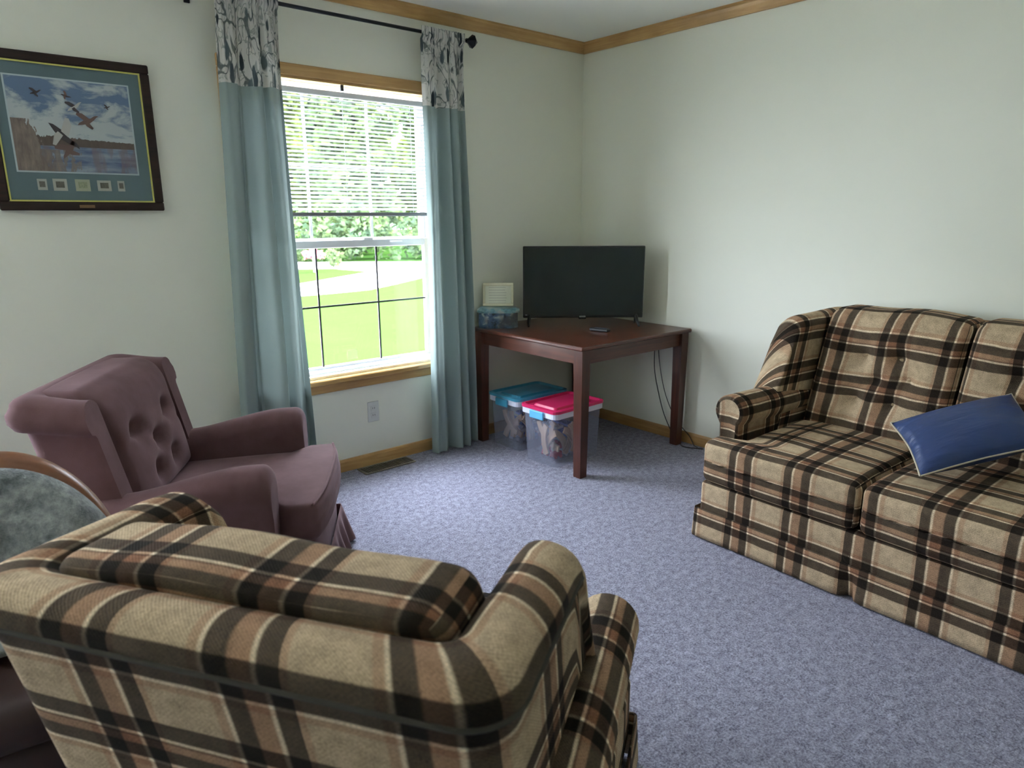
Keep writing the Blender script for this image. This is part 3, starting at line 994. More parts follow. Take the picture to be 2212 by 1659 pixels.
tb_ = MB(); prism(tb_, octa(0.128, 0.094, 0.048), 0.092, 0.104); prism(tb_, octa(0.126, 0.092, 0.048), 0.104, 0.118, octa(0.108, 0.074, 0.04)); tb_.build('lid', M_lid, tn)
fn = thing('framed_note', 'small cream framed note standing on the blue tin lid', 'frame', (-0.824, -0.111, TZ + 0.118), YR)
ca = radians(12)
M_cream = plain('cream_frame', (0.62, 0.60, 0.42), 0.6, var=0.04)
Rm = Matrix.Rotation(-ca, 3, 'X')
fb = MB(); fw2, fh = 0.094, 0.142
for lo, hi in (((-fw2, -0.006, 0), (fw2, 0.006, 0.018)), ((-fw2, -0.006, fh - 0.018), (fw2, 0.006, fh)), ((-fw2, -0.006, 0.018), (-fw2 + 0.016, 0.006, fh - 0.018)), ((fw2 - 0.016, -0.006, 0.018), (fw2, 0.006, fh - 0.018))):
    fb.box(lo, hi, 0.003, rot=Rm, org=(0, 0, 0.0025))
fb.build('frame', M_cream, fn)
mt, t, b = new_mat('note_paper')
v = tcoord(t, 'Generated'); sp = nd(t, 'ShaderNodeSeparateXYZ'); t.links.new(v, sp.inputs[0])
ln = mth(t, 'GREATER_THAN', mth(t, 'SINE', mth(t, 'MULTIPLY', sp.outputs[2], 44)), 0.55)
inx = mth(t, 'MULTIPLY', mth(t, 'GREATER_THAN', sp.outputs[0], 0.14), mth(t, 'LESS_THAN', sp.outputs[0], mth(t, 'ADD', 0.62, mth(t, 'MULTIPLY', noise_tex(t, v, 5), 0.4))))
c = mixc(t, mth(t, 'MULTIPLY', mth(t, 'MULTIPLY', ln, inx), 0.35), (0.60, 0.62, 0.48), (0.12, 0.12, 0.10))
t.links.new(c, b.inputs['Base Color']); b.inputs['Roughness'].default_value = 0.7
fb = MB(); fb.box((-fw2 + 0.015, -0.002, 0.016), (fw2 - 0.015, 0.003, fh - 0.016), rot=Rm, org=(0, 0, 0.0025)); fb.build('paper', mt, fn)
fb = MB(); fb.box((-0.02, 0.0, 0.0), (0.02, 0.003, 0.11), rot=Matrix.Rotation(radians(-38), 3, 'X') , org=(0, 0.022 - 0.0, 0.115 - 0.11)); 
fb = MB(); fb.box((-0.02, -0.003, -0.118), (0.02, 0.0, 0.0), rot=Matrix.Rotation(radians(16), 3, 'X'), org=(0, 0.030, 0.1195)); fb.build('easel_back', M_cream, fn)

# power cords behind the table
def cord(name, label, pts, r=0.003):
    # smooth the polyline
    P_ = [Vector(p) for p in pts]; out_ = []
    for i in range(len(P_) - 1):
        p0 = P_[max(i - 1, 0)]; p1 = P_[i]; p2 = P_[i + 1]; p3 = P_[min(i + 2, len(P_) - 1)]
        for k in range(8):
            s_ = k / 8
            out_.append(0.5 * ((2 * p1) + (-p0 + p2) * s_ + (2 * p0 - 5 * p1 + 4 * p2 - p3) * s_ ** 2 + (-p0 + 3 * p1 - 3 * p2 + p3) * s_ ** 3))
    out_.append(P_[-1])
    b = MB(); b.tube([tuple(p) for p in out_], r, 8)
    return tag(b.build(name, M_black), label, 'cord')

cord('power_cord', 'black power cord hanging down behind the table beside its right leg', [(-0.020, -0.66, 0.70), (-0.018, -0.68, 0.60), (-0.03, -0.695, 0.45), (-0.022, -0.715, 0.33), (-0.026, -0.78, 0.16), (-0.030, -0.86, 0.04), (-0.055, -0.93, 0.006), (-0.10, -1.0, 0.005), (-0.05, -1.10, 0.005)])
cord('power_cord', 'thin black cord hanging to the right wall baseboard and curling there behind the table leg', [(-0.016, -0.70, 0.70), (-0.018, -0.72, 0.50), (-0.020, -0.775, 0.30), (-0.022, -0.86, 0.15), (-0.024, -0.93, 0.09), (-0.022, -0.98, 0.05), (-0.03, -1.02, 0.006), (-0.05, -1.06, 0.005)], 0.0025)

# ------------------------------------------------------------------ storage bins with toys
def clear_plastic(name, col, alpha):
    mt, t, b = new_mat(name)
    b.inputs['Base Color'].default_value = col + (1,); b.inputs['Roughness'].default_value = 0.25
    n = noise_tex(t, tcoord(t), 12, 2)
    a = mth(t, 'ADD', alpha - 0.05, mth(t, 'MULTIPLY', n, 0.1))
    t.links.new(a, b.inputs['Alpha'])
    return mt
M_clear = clear_plastic('clear_bin_plastic', (0.42, 0.46, 0.58), 0.30)
M_rimw = plain('white_rim_plastic', (0.66, 0.68, 0.78), 0.35, var=0.02)
M_pink = plain('pink_lid_plastic', (0.55, 0.020, 0.10), 0.35, var=0.05)
M_blue = plain('blue_lid_plastic', (0.045, 0.24, 0.36), 0.35, var=0.05)
M_latch = plain('blue_latch_plastic', (0.12, 0.42, 0.68), 0.35)
def rrect(w_, d_, r, n=4):
    pts = []
    for cx_, cy_, a0 in ((w_ - r, d_ - r, 0), (-w_ + r, d_ - r, 90), (-w_ + r, -d_ + r, 180), (w_ - r, -d_ + r, 270)):
        for k in range(n + 1):
            a = radians(a0 + 90 * k / n); pts.append((cx_ + r * cos(a), cy_ + r * sin(a)))
    return pts
def ringloft(b, secs, smooth=False, close=(True, True)):
    rows = [[(p[0], p[1], z) for p in pts] for (pts, z) in secs]
    ids = b.grid(rows, None, cv=True, smooth=smooth)
    if close[0]: b.face(ids[0][::-1], None, False)
    if close[1]: b.face(ids[-1], None, False)
def bin_(label, loc, rotz, hx_, hy_, H_, lidm, latch_faces, group_label):
    r_ = thing('storage_bin', label, 'storage bin', loc, rotz)
    b = MB(); k = 0.86
    ringloft(b, [(rrect(hx_ * k, hy_ * k, 0.03), 0.002), (rrect(hx_ * k + 0.003, hy_ * k + 0.003, 0.03), 0.01), (rrect(hx_ * 0.95, hy_ * 0.95, 0.035), H_ - 0.03)], True, (False, False))
    ids = [b.vert((p[0], p[1], 0.002)) for p in rrect(hx_ * k, hy_ * k, 0.03)]; b.face(ids, None, False)
    b.build('body', M_clear, r_)
    b = MB()
    o = rrect(hx_, hy_, 0.035); i_ = rrect(hx_ * 0.95, hy_ * 0.95, 0.033)
    ringloft(b, [(i_, H_ - 0.050), (o, H_ - 0.048), (o, H_ - 0.015), (i_, H_ - 0.012), (i_, H_ - 0.050)], False, (False, False))
    b.build('rim', M_rimw, r_)
    b = MB()
    ringloft(b, [(rrect(hx_ + 0.004, hy_ + 0.004, 0.036), H_ - 0.016), (rrect(hx_ + 0.004, hy_ + 0.004, 0.036), H_ - 0.001), (rrect(hx_ - 0.012, hy_ - 0.012, 0.03), H_ + 0.002), (rrect(hx_ - 0.024, hy_ - 0.024, 0.025), H_ - 0.010),
                 (rrect(hx_ - 0.05, hy_ - 0.05, 0.02), H_ - 0.010), (rrect(hx_ - 0.058, hy_ - 0.058, 0.02), H_ + 0.001)], False, (True, True))
    b.build('lid', lidm, r_)
    for (fx, fy) in latch_faces:
        b = MB()
        if fx: b.box((fx * (hx_ + 0.001), -0.055, H_ - 0.064), (fx * (hx_ + 0.001) + fx * 0.012, 0.055, H_ - 0.018), 0.004) if fx > 0 else b.box((-hx_ - 0.013, -0.055, H_ - 0.064), (-hx_ - 0.001, 0.055, H_ - 0.018), 0.004)
        else: b.box((-0.055, -hy_ - 0.013, H_ - 0.064), (0.055, -hy_ - 0.001, H_ - 0.018), 0.004)
        b.build('latch', M_latch if lidm is M_pink else M_blue, r_)
    return r_
BH = 0.335
bin_('clear storage bin with pink lid and blue latch on the carpet under the corner table', (-0.765, -0.620, 0), 0.03, 0.205, 0.142, BH, M_pink, [(-1, 0), (1, 0)], '')
bin_('clear storage bin with teal blue lid under the table beside the window curtain', (-0.725, -0.275, 0), 0.0, 0.208, 0.142, BH - 0.005, M_blue, [(-1, 0), (1, 0)], '')
M_trk = wood_mat('toy_wood', (0.42, 0.27, 0.17), (0.56, 0.38, 0.26), 1, 0.6)
M_tblue = plain('blue_toy', (0.05, 0.10, 0.38), 0.4); M_tred = plain('red_toy', (0.42, 0.03, 0.04), 0.4); M_tdark = plain('dark_toy', (0.06, 0.05, 0.06), 0.5); M_tgrey = plain('grey_toy', (0.30, 0.31, 0.36), 0.5)
def track_mesh():
    b = MB(); rows = []
    for i in range(11):
        a = radians(-32 + 64 * i / 10); R = 0.16
        row = []
        for (dr, dz) in ((-0.018, 0), (-0.018, 0.011), (-0.011, 0.011), (-0.011, 0.008), (-0.006, 0.008), (-0.006, 0.011), (0.006, 0.011), (0.006, 0.008), (0.011, 0.008), (0.011, 0.011), (0.018, 0.011), (0.018, 0)):
            row.append(((R + dr) * cos(a) - R, (R + dr) * sin(a), dz))
        rows.append(row)
    ids = b.grid(rows, None, cv=True, smooth=False); b.face(ids[0][::-1], None, False); b.face(ids[-1], None, False)
    return b
def block_mesh(kind):
    b = MB()
    if kind == 0:
        b.box((-0.035, -0.018, -0.014), (0.035, 0.018, 0.014), 0.004)
        for x in (-0.02, 0.02): b.lathe([(0.0, 0.0), (0.012, 0.0), (0.012, 0.004), (0.0, 0.004)], 12, (x, 0.018, -0.012), 'y'); b.lathe([(0.0, 0.0), (0.012, 0.0), (0.012, -0.004), (0.0, -0.004)], 12, (x, -0.018, -0.012), 'y')
        b.box((-0.03, -0.014, 0.014), (0.0, 0.014, 0.032), 0.003)
    else:
        b.box((-0.03, -0.03, -0.008), (0.03, 0.03, 0.008), 0.002)
        for i in (-1, 0, 1):
            for j in (-1, 0, 1): b.lathe([(0.005, 0.008), (0.005, 0.013), (0.0, 0.013)], 10, (i * 0.018, j * 0.018, 0))
    return b
rnd = random.Random(11)
trk0 = None; car0 = {}
def fill(cx_, cy_, hx_, hy_, n_track, n_car, n_blk, lidname, gl):
    global trk0
    for k in range(n_track + n_car + n_blk):
        if k < n_track:
            if trk0 is None: trk0 = track_mesh().build('toy_track', M_trk); o = trk0
            else: o = trk0.copy(); COL.objects.link(o)
            lab, cat, grp = 'curved wooden toy track piece inside the %s bin' % lidname, 'toy track', 'wooden track pieces in the %s bin' % lidname
        else:
            if k < n_track + n_car: key, kind, mt_, nm = 'car', 0, (M_tblue, M_tred, M_tgrey)[k % 3], 'toy_car'
            else: key, kind, mt_, nm = 'blk', 1, (M_tdark, M_tgrey, M_tblue)[k % 3], 'toy_brick'
            colw = {M_tblue: 'blue', M_tred: 'red', M_tgrey: 'grey', M_tdark: 'dark'}[mt_]
            kk = (key, mt_.name)
            if kk not in car0: car0[kk] = block_mesh(kind).build(nm, mt_); o = car0[kk]
            else: o = car0[kk].copy(); COL.objects.link(o)
            lab = '%s plastic %s inside the %s bin' % (colw, nm.replace('_', ' '), lidname); cat = nm.replace('_', ' '); grp = '%s %ss in the %s bin' % (colw, nm.replace('_', ' '), lidname)
        tag(o, lab, cat, grp)
        if k < n_track:
            h2 = k // 2
            ang = rnd.uniform(-0.9, 0.9)
            if k % 2 == 0:      # standing against the front side
                o.location = (cx_ + rnd.uniform(-0.07, 0.05), cy_ - hy_ + 0.022 + 0.014 * h2, 0.118 + 0.03 * rnd.random())
                o.rotation_euler = Matrix.Rotation(ang, 3, 'Y').to_4x4().to_3x3().__matmul__(Matrix.Rotation(radians(90), 3, 'X')).to_euler()
            else:               # standing against the left side
                o.location = (cx_ - hx_ + 0.024 + 0.014 * h2, cy_ + rnd.uniform(-0.02, 0.03), 0.118 + 0.03 * rnd.random())
                o.rotation_euler = (Matrix.Rotation(ang, 3, 'X') @ Matrix.Rotation(radians(90), 3, 'Z') @ Matrix.Rotation(radians(90), 3, 'X')).to_euler()
        else:
            q = k - n_track
            nx_ = 3
            o.location = (cx_ - 0.060 + 0.085 * (q % nx_), cy_ - 0.010 + 0.070 * ((q // nx_) % 2), 0.032 + 0.055 * (q // (2 * nx_)))
            o.rotation_euler = (0, 0, rnd.uniform(-0.15, 0.15))
fill(-0.765, -0.620, 0.172, 0.118, 10, 12, 11, 'pink lidded', '')
fill(-0.725, -0.275, 0.174, 0.118, 8, 11, 10, 'blue lidded', '')

# ------------------------------------------------------------------ plaid seating set
def tuft(p, c, buttons, depth=0.050, rad=0.085):
    """inward displacement for buttons, coordinates (y, z)"""
    d = 0.0
    for (by, bz) in buttons:
        r = math.hypot(p[1] - by, p[2] - bz)
        d += depth * math.exp(-(r / rad) ** 2 * 2.2) + depth * 0.5 * math.exp(-(r / 0.018) ** 2)
    return d


def plaid_seat(kind, label, cat, loc, rotz, Wd, H, D, nseat, back_w, t=0.10, seat_z=0.455, arm_z=0.545, arm_r=0.072, xw=0.42, lean=0.22, wing_x=0.30, group=None, arm_x1=None, flare=0.03, crest=0.02, bt=0.085, voff=0.0):
    """Wd half width over the arms; H shell height; D depth to the skirt"""
    r_ = thing(kind, label, cat, loc, rotz, group)
    M = M_plaid
    def hf(x, y):
        side = abs(y) > back_w - t - 0.03
        if not side: return H
        q = (x - wing_x) / (xw - wing_x); d = 0.0
        kn = [(0, 0), (0.3, 0.02), (0.42, 0.08), (0.5, 0.18), (0.57, 0.38), (0.75, 0.68), (0.92, 0.95), (1.0, 1.0)]
        for (a0, b0), (a1, b1) in zip(kn, kn[1:]):
            if q >= a0: d = b0 + (b1 - b0) * min(1, (q - a0) / (a1 - a0))
        return H - 0.012 * sstep(t, wing_x, x) - (H - arm_z - 0.02) * d
    sh = shell(back_w, xw, H, t, 0.10, hf, lean, H, roll=0.016, flare=flare, rc=0.03, zin=0.25, vrev=voff)
    so = sh.build('wing_back', M, r_)
    we = MB(); wp = []
    for (ix, iy, dx_, dy_, s_) in rounded_u(back_w, xw, 0.03, t, flare=flare):
        if hf(ix, iy) < H - 0.05: continue
        z_ = hf(ix, iy) - (t + 0.016) / 2 - 0.014
        n_ = t + 0.014
        wp.append((ix + dx_ * n_ + lean * max(-0.2, H - z_), iy + dy_ * n_, z_))
    we.tube(wp, 0.0055, 6); we.build('welt', M_dwelt, so)
    ax1 = (arm_x1 or D - 0.10)
    for s_ in (-1, 1):
        a = arm_roll(0.20, ax1, s_ * (Wd - arm_r - 0.005), arm_z, arm_r, s_, 0.10, tin=0.05, slope=0.02, tout=0.045)
        ao = a.build('arm', M, r_)
        sb_ = MB(); sb_.lathe([(0.0, 0.006), (0.010, 0.004), (0.014, 0.0), (0.014, -0.02)], 14, (ax1 + 0.004, s_ * (Wd - arm_r - 0.005), arm_z + 0.02 * (ax1 - 0.2)), 'x')
        sb_.build('scroll_button', M, ao)
    # base box with front rail
    yb = Wd - 0.028
    Xf = D + 0.034
    ba = cushion(((0.12 + Xf) / 2, 0, (0.085 + 0.262) / 2), ((Xf - 0.12) / 2, yb, (0.262 - 0.085) / 2), 0.02, 10, uvoff=(-Xf, 0.0))
    ba.build('base', M, r_)
    # skirt
    sk = MB(); P = []; UV = []
    xs0, xs1 = 0.16, Xf + 0.002
    pl = []
    bnds = [-yb + (2 * yb) * k / nseat for k in range(1, nseat)]
    path = []
    n1 = 12
    for i in range(n1 + 1): path.append((xs0 + (xs1 - xs0) * i / n1, -yb - 0.008, 0, -1, 0))
    ny = max(40, int(2 * yb / 0.02))
    for i in range(ny + 1):
        y = (-yb - 0.008) + (2 * yb + 0.016) * i / ny
        g = sum(math.exp(-((y - q) / 0.022) ** 2) for q in bnds)
        path.append((xs1, y, 1, 0, g))
    for i in range(n1 + 1): path.append((xs1 - (xs1 - xs0) * i / n1, yb + 0.008, 0, 1, 0))
    s__ = -xs1 - yb
    pq = None
    for (x, y, nx, ny_, g) in path:
        if pq: s__ += math.hypot(x - pq[0], y - pq[1])
        pq = (x, y)
        row = []; ur = []
        for k in range(7):
            z = 0.138 - (0.138 - 0.008) * k / 6
            o_ = 0.004 + 0.006 * (k / 6) + 0.003 * sin(s__ * 9) * (k / 6) - g * 0.045 * (k / 6)
            row.append((x + nx * o_, y + ny_ * o_, z)); ur.append((y if nx else s__, z))
        P.append(row); UV.append(ur)
    sk.grid(P, UV)
    so_ = sk.build('skirt', M, r_, recalc=False)
    sol = so_.modifiers.new('thick', 'SOLIDIFY'); sol.thickness = 0.006; sol.offset = -1
    # seat cushions
    cw = (2 * yb) / nseat
    for k in range(nseat):
        y0 = -yb + cw * k; y1 = y0 + cw
        if nseat == 1: y0 -= 0.0
        xc0, xc1 = 0.24, D + 0.045
        yc, hy_ = (y0 + y1) / 2, cw / 2 - 0.004
        zc, hz_ = (0.262 + seat_z) / 2, (seat_z - 0.262) / 2
        inn = 0.125   # how far the arm eats into the outer cushions
        def df(w_, p, yc=yc, hy_=hy_, k=k):
            X = w_[0] + (xc0 + xc1) / 2
            f = 1 - sstep(ax1 - 0.0, ax1 + 0.045, X)
            y = w_[1]
            if k == 0 and y < 0: y = y * (1 - f * inn / hy_)
            if k == nseat - 1 and y > 0: y = y * (1 - f * inn / hy_)
            z = w_[2]
            a_, b2 = p[0] / ((xc1 - xc0) / 2), p[1] / hy_
            cr = (1 - a_ * a_) * (1 - b2 * b2)
            if z > 0: z += crest * cr + 0.006 * mnoise.noise(Vector((X * 5, y * 5, k)))
            fr = max(0, w_[0] / ((xc1 - xc0) / 2))
            return (w_[0] + (0.008 * (1 - b2 * b2) if p[0] > 0 else 0) * 1.0, y, z - (0.010 * fr ** 6 if z > 0 else 0))
        cu = cushion(((xc0 + xc1) / 2, yc, zc), ((xc1 - xc0) / 2, hy_, hz_), 0.035, 16, df, uvoff=(-Xf, 0.0))
        cu.build('seat_cushion', M, r_)
    # back cushions
    bw = (2 * (back_w - t)) / nseat
    for k in range(nseat):
        yc = -(back_w - t) + bw * (k + 0.5); hy_ = bw / 2 - 0.003
        zb_, zt = seat_z - 0.03, H + 0.008
        hz_ = (zt - zb_) / 2; hx_ = bt
        btn = [(-0.30, 0.22), (0.30, 0.22), (-0.30, -0.28), (0.30, -0.28)] if nseat == 1 else [(-0.32, 0.30), (0.20, 0.30), (-0.05, -0.05), (0.36, 0.02), (-0.32, -0.40), (0.25, -0.38)]
        btn = [(a_ * hy_ * 1.0, b2 * hz_) for a_, b2 in btn]
        def df(w_, p, hy_=hy_, hz_=hz_, btn=btn):
            x, y, z = w_
            a_, b2 = p[1] / hy_, p[2] / hz_
            if x > 0:
                x += 0.030 * (1 - a_ ** 4) * (1 - b2 ** 4)
                x -= tuft(p, None, btn)
                x += 0.012 * sin(y * 14 + 1) * (1 - b2 * b2) * (1 - a_ * a_)
            x += 0.04 * (1 - (b2 + 1) / 2) 
            if z > 0: z += 0.012 * (1 - a_ * a_) * max(0, b2) ** 3 + 0.004 * sin(y * 17)
            x += lean * (H - (z + (zb_ + zt) / 2)) 
            x -= 0.02 * sstep(0.6, 1.0, b2)
            return (x, y, z)
        cu = cushion((t + hx_ - 0.012, yc, (zb_ + zt) / 2), (hx_, hy_, hz_), 0.042, 26 if nseat == 1 else 22, df, uvoff=(-(t + 2 * hx_ - 0.012), 0.037))
        bo = cu.build('back_cushion', M, r_)
        for (by, bz) in btn:
            z = bz + (zb_ + zt) / 2
            b2 = bz / hz_; a_ = by / hy_
            x = t + hx_ - 0.012 + hx_ + 0.030 * (1 - a_ ** 4) * (1 - b2 ** 4) - 0.072 + 0.012 * sin(by * 14 + 1) * (1 - b2 * b2) * (1 - a_ * a_) + 0.04 * (1 - (b2 + 1) / 2) + lean * (H - z)
            bn = MB(); bn.lathe([(0.0, 0.006), (0.008, 0.004), (0.012, 0.0), (0.011, -0.008)], 12, (x, by + yc, z), 'x')
            bn.build('button', M, bo)
    return r_


sofa = plaid_seat('sofa', 'tan and brown plaid three seat sofa standing along the right wall', 'sofa', (-0.060, -2.785, 0), radians(178.2), 1.03, 0.948, 0.985, 3, 0.985, t=0.105, seat_z=0.455, arm_z=0.545, xw=0.57, wing_x=0.40, lean=0.27, arm_x1=0.90, flare=0.03, bt=0.10)
chair = plaid_seat('plaid_armchair', 'tan and brown plaid wing armchair seen from behind in the foreground', 'armchair', (-3.287, -2.475, 0), radians(32.7), 0.51, 0.866, 0.86, 1, 0.425, t=0.098, seat_z=0.43, arm_z=0.445, xw=0.55, wing_x=0.36, lean=0.22, arm_x1=0.79, flare=0.0, bt=0.092, voff=0.055)

# blue throw pillow on the sofa
mt, t, b = new_mat('blue_pillow_cloth')
uvn = nd(t, 'ShaderNodeTexCoord')
n = noise_tex(t, uvn.outputs['Object'], 350, 2, 0.6); n2 = noise_tex(t, uvn.outputs['Object'], 6, 3, 0.6)
c = mixc(t, n2, (0.016, 0.036, 0.120), (0.026, 0.056, 0.175))
t.links.new(c, b.inputs['Base Color']); b.inputs['Roughness'].default_value = 0.42; b.inputs['Specular IOR Level'].default_value = 0.5
w1 = nd(t, 'ShaderNodeMapping'); w1.inputs['Scale'].default_value = (3, 14, 3); w1.inputs['Rotation'].default_value = (0, 0, 0.3); t.links.new(uvn.outputs['Object'], w1.inputs[0])
n3 = noise_tex(t, w1.outputs[0], 1.5, 3, 0.5, 0.5)
bump(t, b, mth(t, 'ADD', mth(t, 'MULTIPLY', n3, 1.0), mth(t, 'MULTIPLY', n, 0.02)), 0.5, 0.02)
M_pillow = mt
pl = thing('throw_pillow', 'dark blue throw pillow with cream piping leaning on the plaid sofa seat', 'pillow')
pw, ph = 0.230, 0.150
N = 28
def pillow_pt(a, b2, s_):
    ea = 1 - abs(a) ** 2.2; eb = 1 - abs(b2) ** 2.2
    th = 0.070 * (max(0, ea) ** 0.55) * (max(0, eb) ** 0.55)
    pin = 0.10
    x = a * pw * (1 - pin * (1 - b2 * b2) * 0.0 - 0.07 * (1 - abs(b2) ** 1.5) * abs(a) ** 4)
    y = b2 * ph * (1 - 0.09 * (1 - abs(a) ** 1.5) * abs(b2) ** 4)
    return (x + 0.25 * y, y, s_ * th)
for s_, nm in ((1, 'front_cover'), (-1, 'rear_cover')):
    b = MB(); P = [[pillow_pt(-1 + 2 * i / N, -1 + 2 * j / N, s_) for j in range(N + 1)] for i in range(N + 1)]
    b.grid(P, flip=(s_ < 0)); b.build(nm, M_pillow, pl, recalc=False)
edge_pts = [pillow_pt(-1 + 2 * i / N, -1, 0) for i in range(N)] + [pillow_pt(1, -1 + 2 * i / N, 0) for i in range(N)] + [pillow_pt(1 - 2 * i / N, 1, 0) for i in range(N)] + [pillow_pt(-1, 1 - 2 * i / N, 0) for i in range(N + 1)]
b = MB(); b.tube(edge_pts, 0.0035, 6, caps=False); b.build('piping', plain('cream_piping', (0.55, 0.48, 0.36), 0.8), pl)
# local x along pillow width, y up the pillow, z its normal: placed from three corners
A_ = Vector((-1.006, -2.555, 0.492)); B_ = Vector((-0.774, -2.407, 0.592))
ux = (Vector((-0.43, -2.68, 0.697)) - B_).normalized()
uy = (B_ - A_); uy = (uy - ux * uy.dot(ux)).normalized(); uz = ux.cross(uy)
mm = Matrix.Identity(4)
for i in range(3): mm[i][0] = ux[i]; mm[i][1] = uy[i]; mm[i][2] = uz[i]
mm.translation = (A_ + B_) / 2 + ux * pw + uz * 0.02
pl.matrix_world = mm

# ------------------------------------------------------------------ mauve recliner
rc_ = thing('recliner', 'mauve velvet tufted recliner with rolled wings by the window curtain', 'armchair', (-2.405, -1.065, 0), radians(-32))
# local: X forward with the seat front at 0, Y to the left
def mshell():
    H_, t_ = 0.858, 0.085
    w_ = 0.375
    b = MB(); P = []
    path = rounded_u(w_, 0.215, 0.03, t_, flare=0.0, ro=0.05)
    X0 = -0.885
    rows = []
    for (x, y, nx, ny, s_) in path:
        side = abs(y) > w_ - t_ - 0.02
        fx = sstep(0.08, 0.21, x)
        h_ = H_ + 0.0 - 0.02 * fx * side
        prof = []
        K = 10; zi = 0.30
        for i in range(K): prof.append((0.0, zi + (h_ - 0.03 - zi) * i / K))
        for i in range(9):
            a = pi * i / 8
            prof.append((0.045 - 0.045 * cos(a) + 0.0, h_ - 0.03 + 0.030 * sin(a)))
        # rolled lip hanging on the outer face
        prof += [(0.104, h_ - 0.05), (0.106, h_ - 0.075), (0.098, h_ - 0.095), (0.082, h_ - 0.10), (0.076, h_ - 0.11)]
        for i in range(1, K + 1): prof.append((0.076, (h_ - 0.11) + (0.10 - (h_ - 0.11)) * i / K))
        row = []
        for (n_, z) in prof:
            k = 0.22 * (H_ - z)
            row.append((X0 + x + nx * n_ + k * (1.0), y + ny * n_, z))
        rows.append(row)
    b.grid(rows)
    for rw in (rows[0], rows[-1]): b.face([b.vert(p) for p in rw])
    return b
mshell().build('wing_back', M_mauve, rc_)
mb_btn = [(-0.13, 0.10), (0.13, 0.10), (0.0, 0.00), (-0.13, -0.10), (0.13, -0.10), (0.0, 0.12)]
mb_btn = [(-0.14, 0.045), (0.0, -0.03), (0.14, 0.045), (-0.07, -0.12), (0.09, -0.12)]
def mdf(w_, p):
    x, y, z = w_
    a_, b2 = p[1] / 0.285, p[2] / 0.225
    if x > 0:
        x += 0.035 * (1 - a_ ** 4) * (1 - b2 ** 4)
        x -= tuft(p, None, mb_btn, 0.045, 0.055)
        # folds between the buttons
        x -= 0.010 * math.exp(-((p[2] - 0.01 + 0.04 * cos(p[1] * 22)) / 0.018) ** 2) * (1 - a_ ** 4)
    z2 = z
    if z > 0.12: 
        f = (z - 0.12) / 0.105
        x -= 0.045 * f * f
        z2 += 0.006 * f * (1 - a_ ** 4)
    x += 0.22 * (0.835 - (z + 0.645))
    y *= 1 + 0.10 * sstep(0.3, 1.0, b2)
    return (x, y, z2)
cu = cushion((-0.745, 0, 0.640), (0.075, 0.272, 0.212), 0.035, 24, mdf)
bo = cu.build('back_cushion', M_mauve, rc_)
for (by, bz) in mb_btn:
    a_, b2 = by / 0.285, bz / 0.225
    x = -0.745 + 0.075 + 0.035 * (1 - a_ ** 4) * (1 - b2 ** 4) - 0.073 + 0.22 * (0.835 - (bz + 0.645))
    bt = MB(); bt.lathe([(0.0, 0.006), (0.008, 0.004), (0.012, 0.0), (0.011, -0.008)], 12, (x, by, bz + 0.645), 'x')
    bt.build('button', M_mauve, bo)
def marm(s_):
    b = MB(); yc = s_ * 0.347; w_ = 0.068
    rows = []
    xs = [-0.70 + (0.515) * i / 16 for i in range(17)]
    def row(x, k, dz=0.0):
        f = (x + 0.70) / 0.515
        zt = 0.530 + 0.075 * sstep(0.1, 0.95, f) - dz
        rw = []
        outer = 1.06
        pr = [(-w_ * 0.92, 0.12), (-w_ * 0.92, 0.30), (-w_ * 0.95, zt - 0.10)]
        for i in range(13):
            a = pi - pi * i / 12
            pr.append((w_ * cos(a) * outer, zt - 0.055 + 0.055 * sin(a)))
        pr += [(w_ * 1.06, zt - 0.085), (w_ * 0.98, zt - 0.11), (w_ * 0.86, zt - 0.125), (w_ * 0.86, 0.12)]
        for (o_, z) in pr: rw.append((x, yc + s_ * o_ * k, z))
        rows.append(rw)
    for x in xs: row(x, 1.0)
    for i in range(1, 8):
        a = pi / 2 * i / 7
        row(-0.185 + 0.035 * sin(a), 1 - 0.25 * (1 - cos(a)), 0.045 * (1 - cos(a)))
    ids = b.grid(rows); b.face(ids[0][::-1]); b.face([b.vert(p) for p in rows[-1]])
    return b
for s_ in (-1, 1): marm(s_).build('arm', M_mauve, rc_)
# seat cushion, T shaped, sloping slightly back
def sdf(w_, p):
    X = w_[0] - 0.325
    f = 1 - sstep(-0.175, -0.145, X)
    y = w_[1] * (1 - f * 0.075 / 0.335)
    z = w_[2]
    a_, b2 = p[0] / 0.325, p[1] / 0.335
    if z > 0: z += 0.022 * (1 - a_ * a_) * (1 - b2 * b2)
    x = w_[0]
    if z < 0 and x > 0.2: x += 0.006
    # T corners angle slightly
    x -= 0.03 * (abs(b2) ** 3) * (1 if w_[0] > 0.25 else 0)
    return (x, y, z + 0.04 * (X + 0.1))
cushion((-0.325, 0, 0.385), (0.325, 0.335, 0.065), 0.028, 18, sdf).build('seat_cushion', M_mauve, rc_)
# welt cord along the seat front edge
pts = []
for i in range(41):
    y = -0.325 + 0.65 * i / 40; b2 = y / 0.335
    pts.append((-0.012 - 0.03 * abs(b2) ** 3, y, 0.385 + 0.065 - 0.004 + 0.004))
b = MB(); b.tube(pts, 0.005, 6); b.build('welt', M_mauve, rc_)
# front panel below the seat and side base
ba = cushion((-0.43, 0, 0.215), (0.39, 0.325, 0.115), 0.02, 10); ba.build('base', M_mauve, rc_)
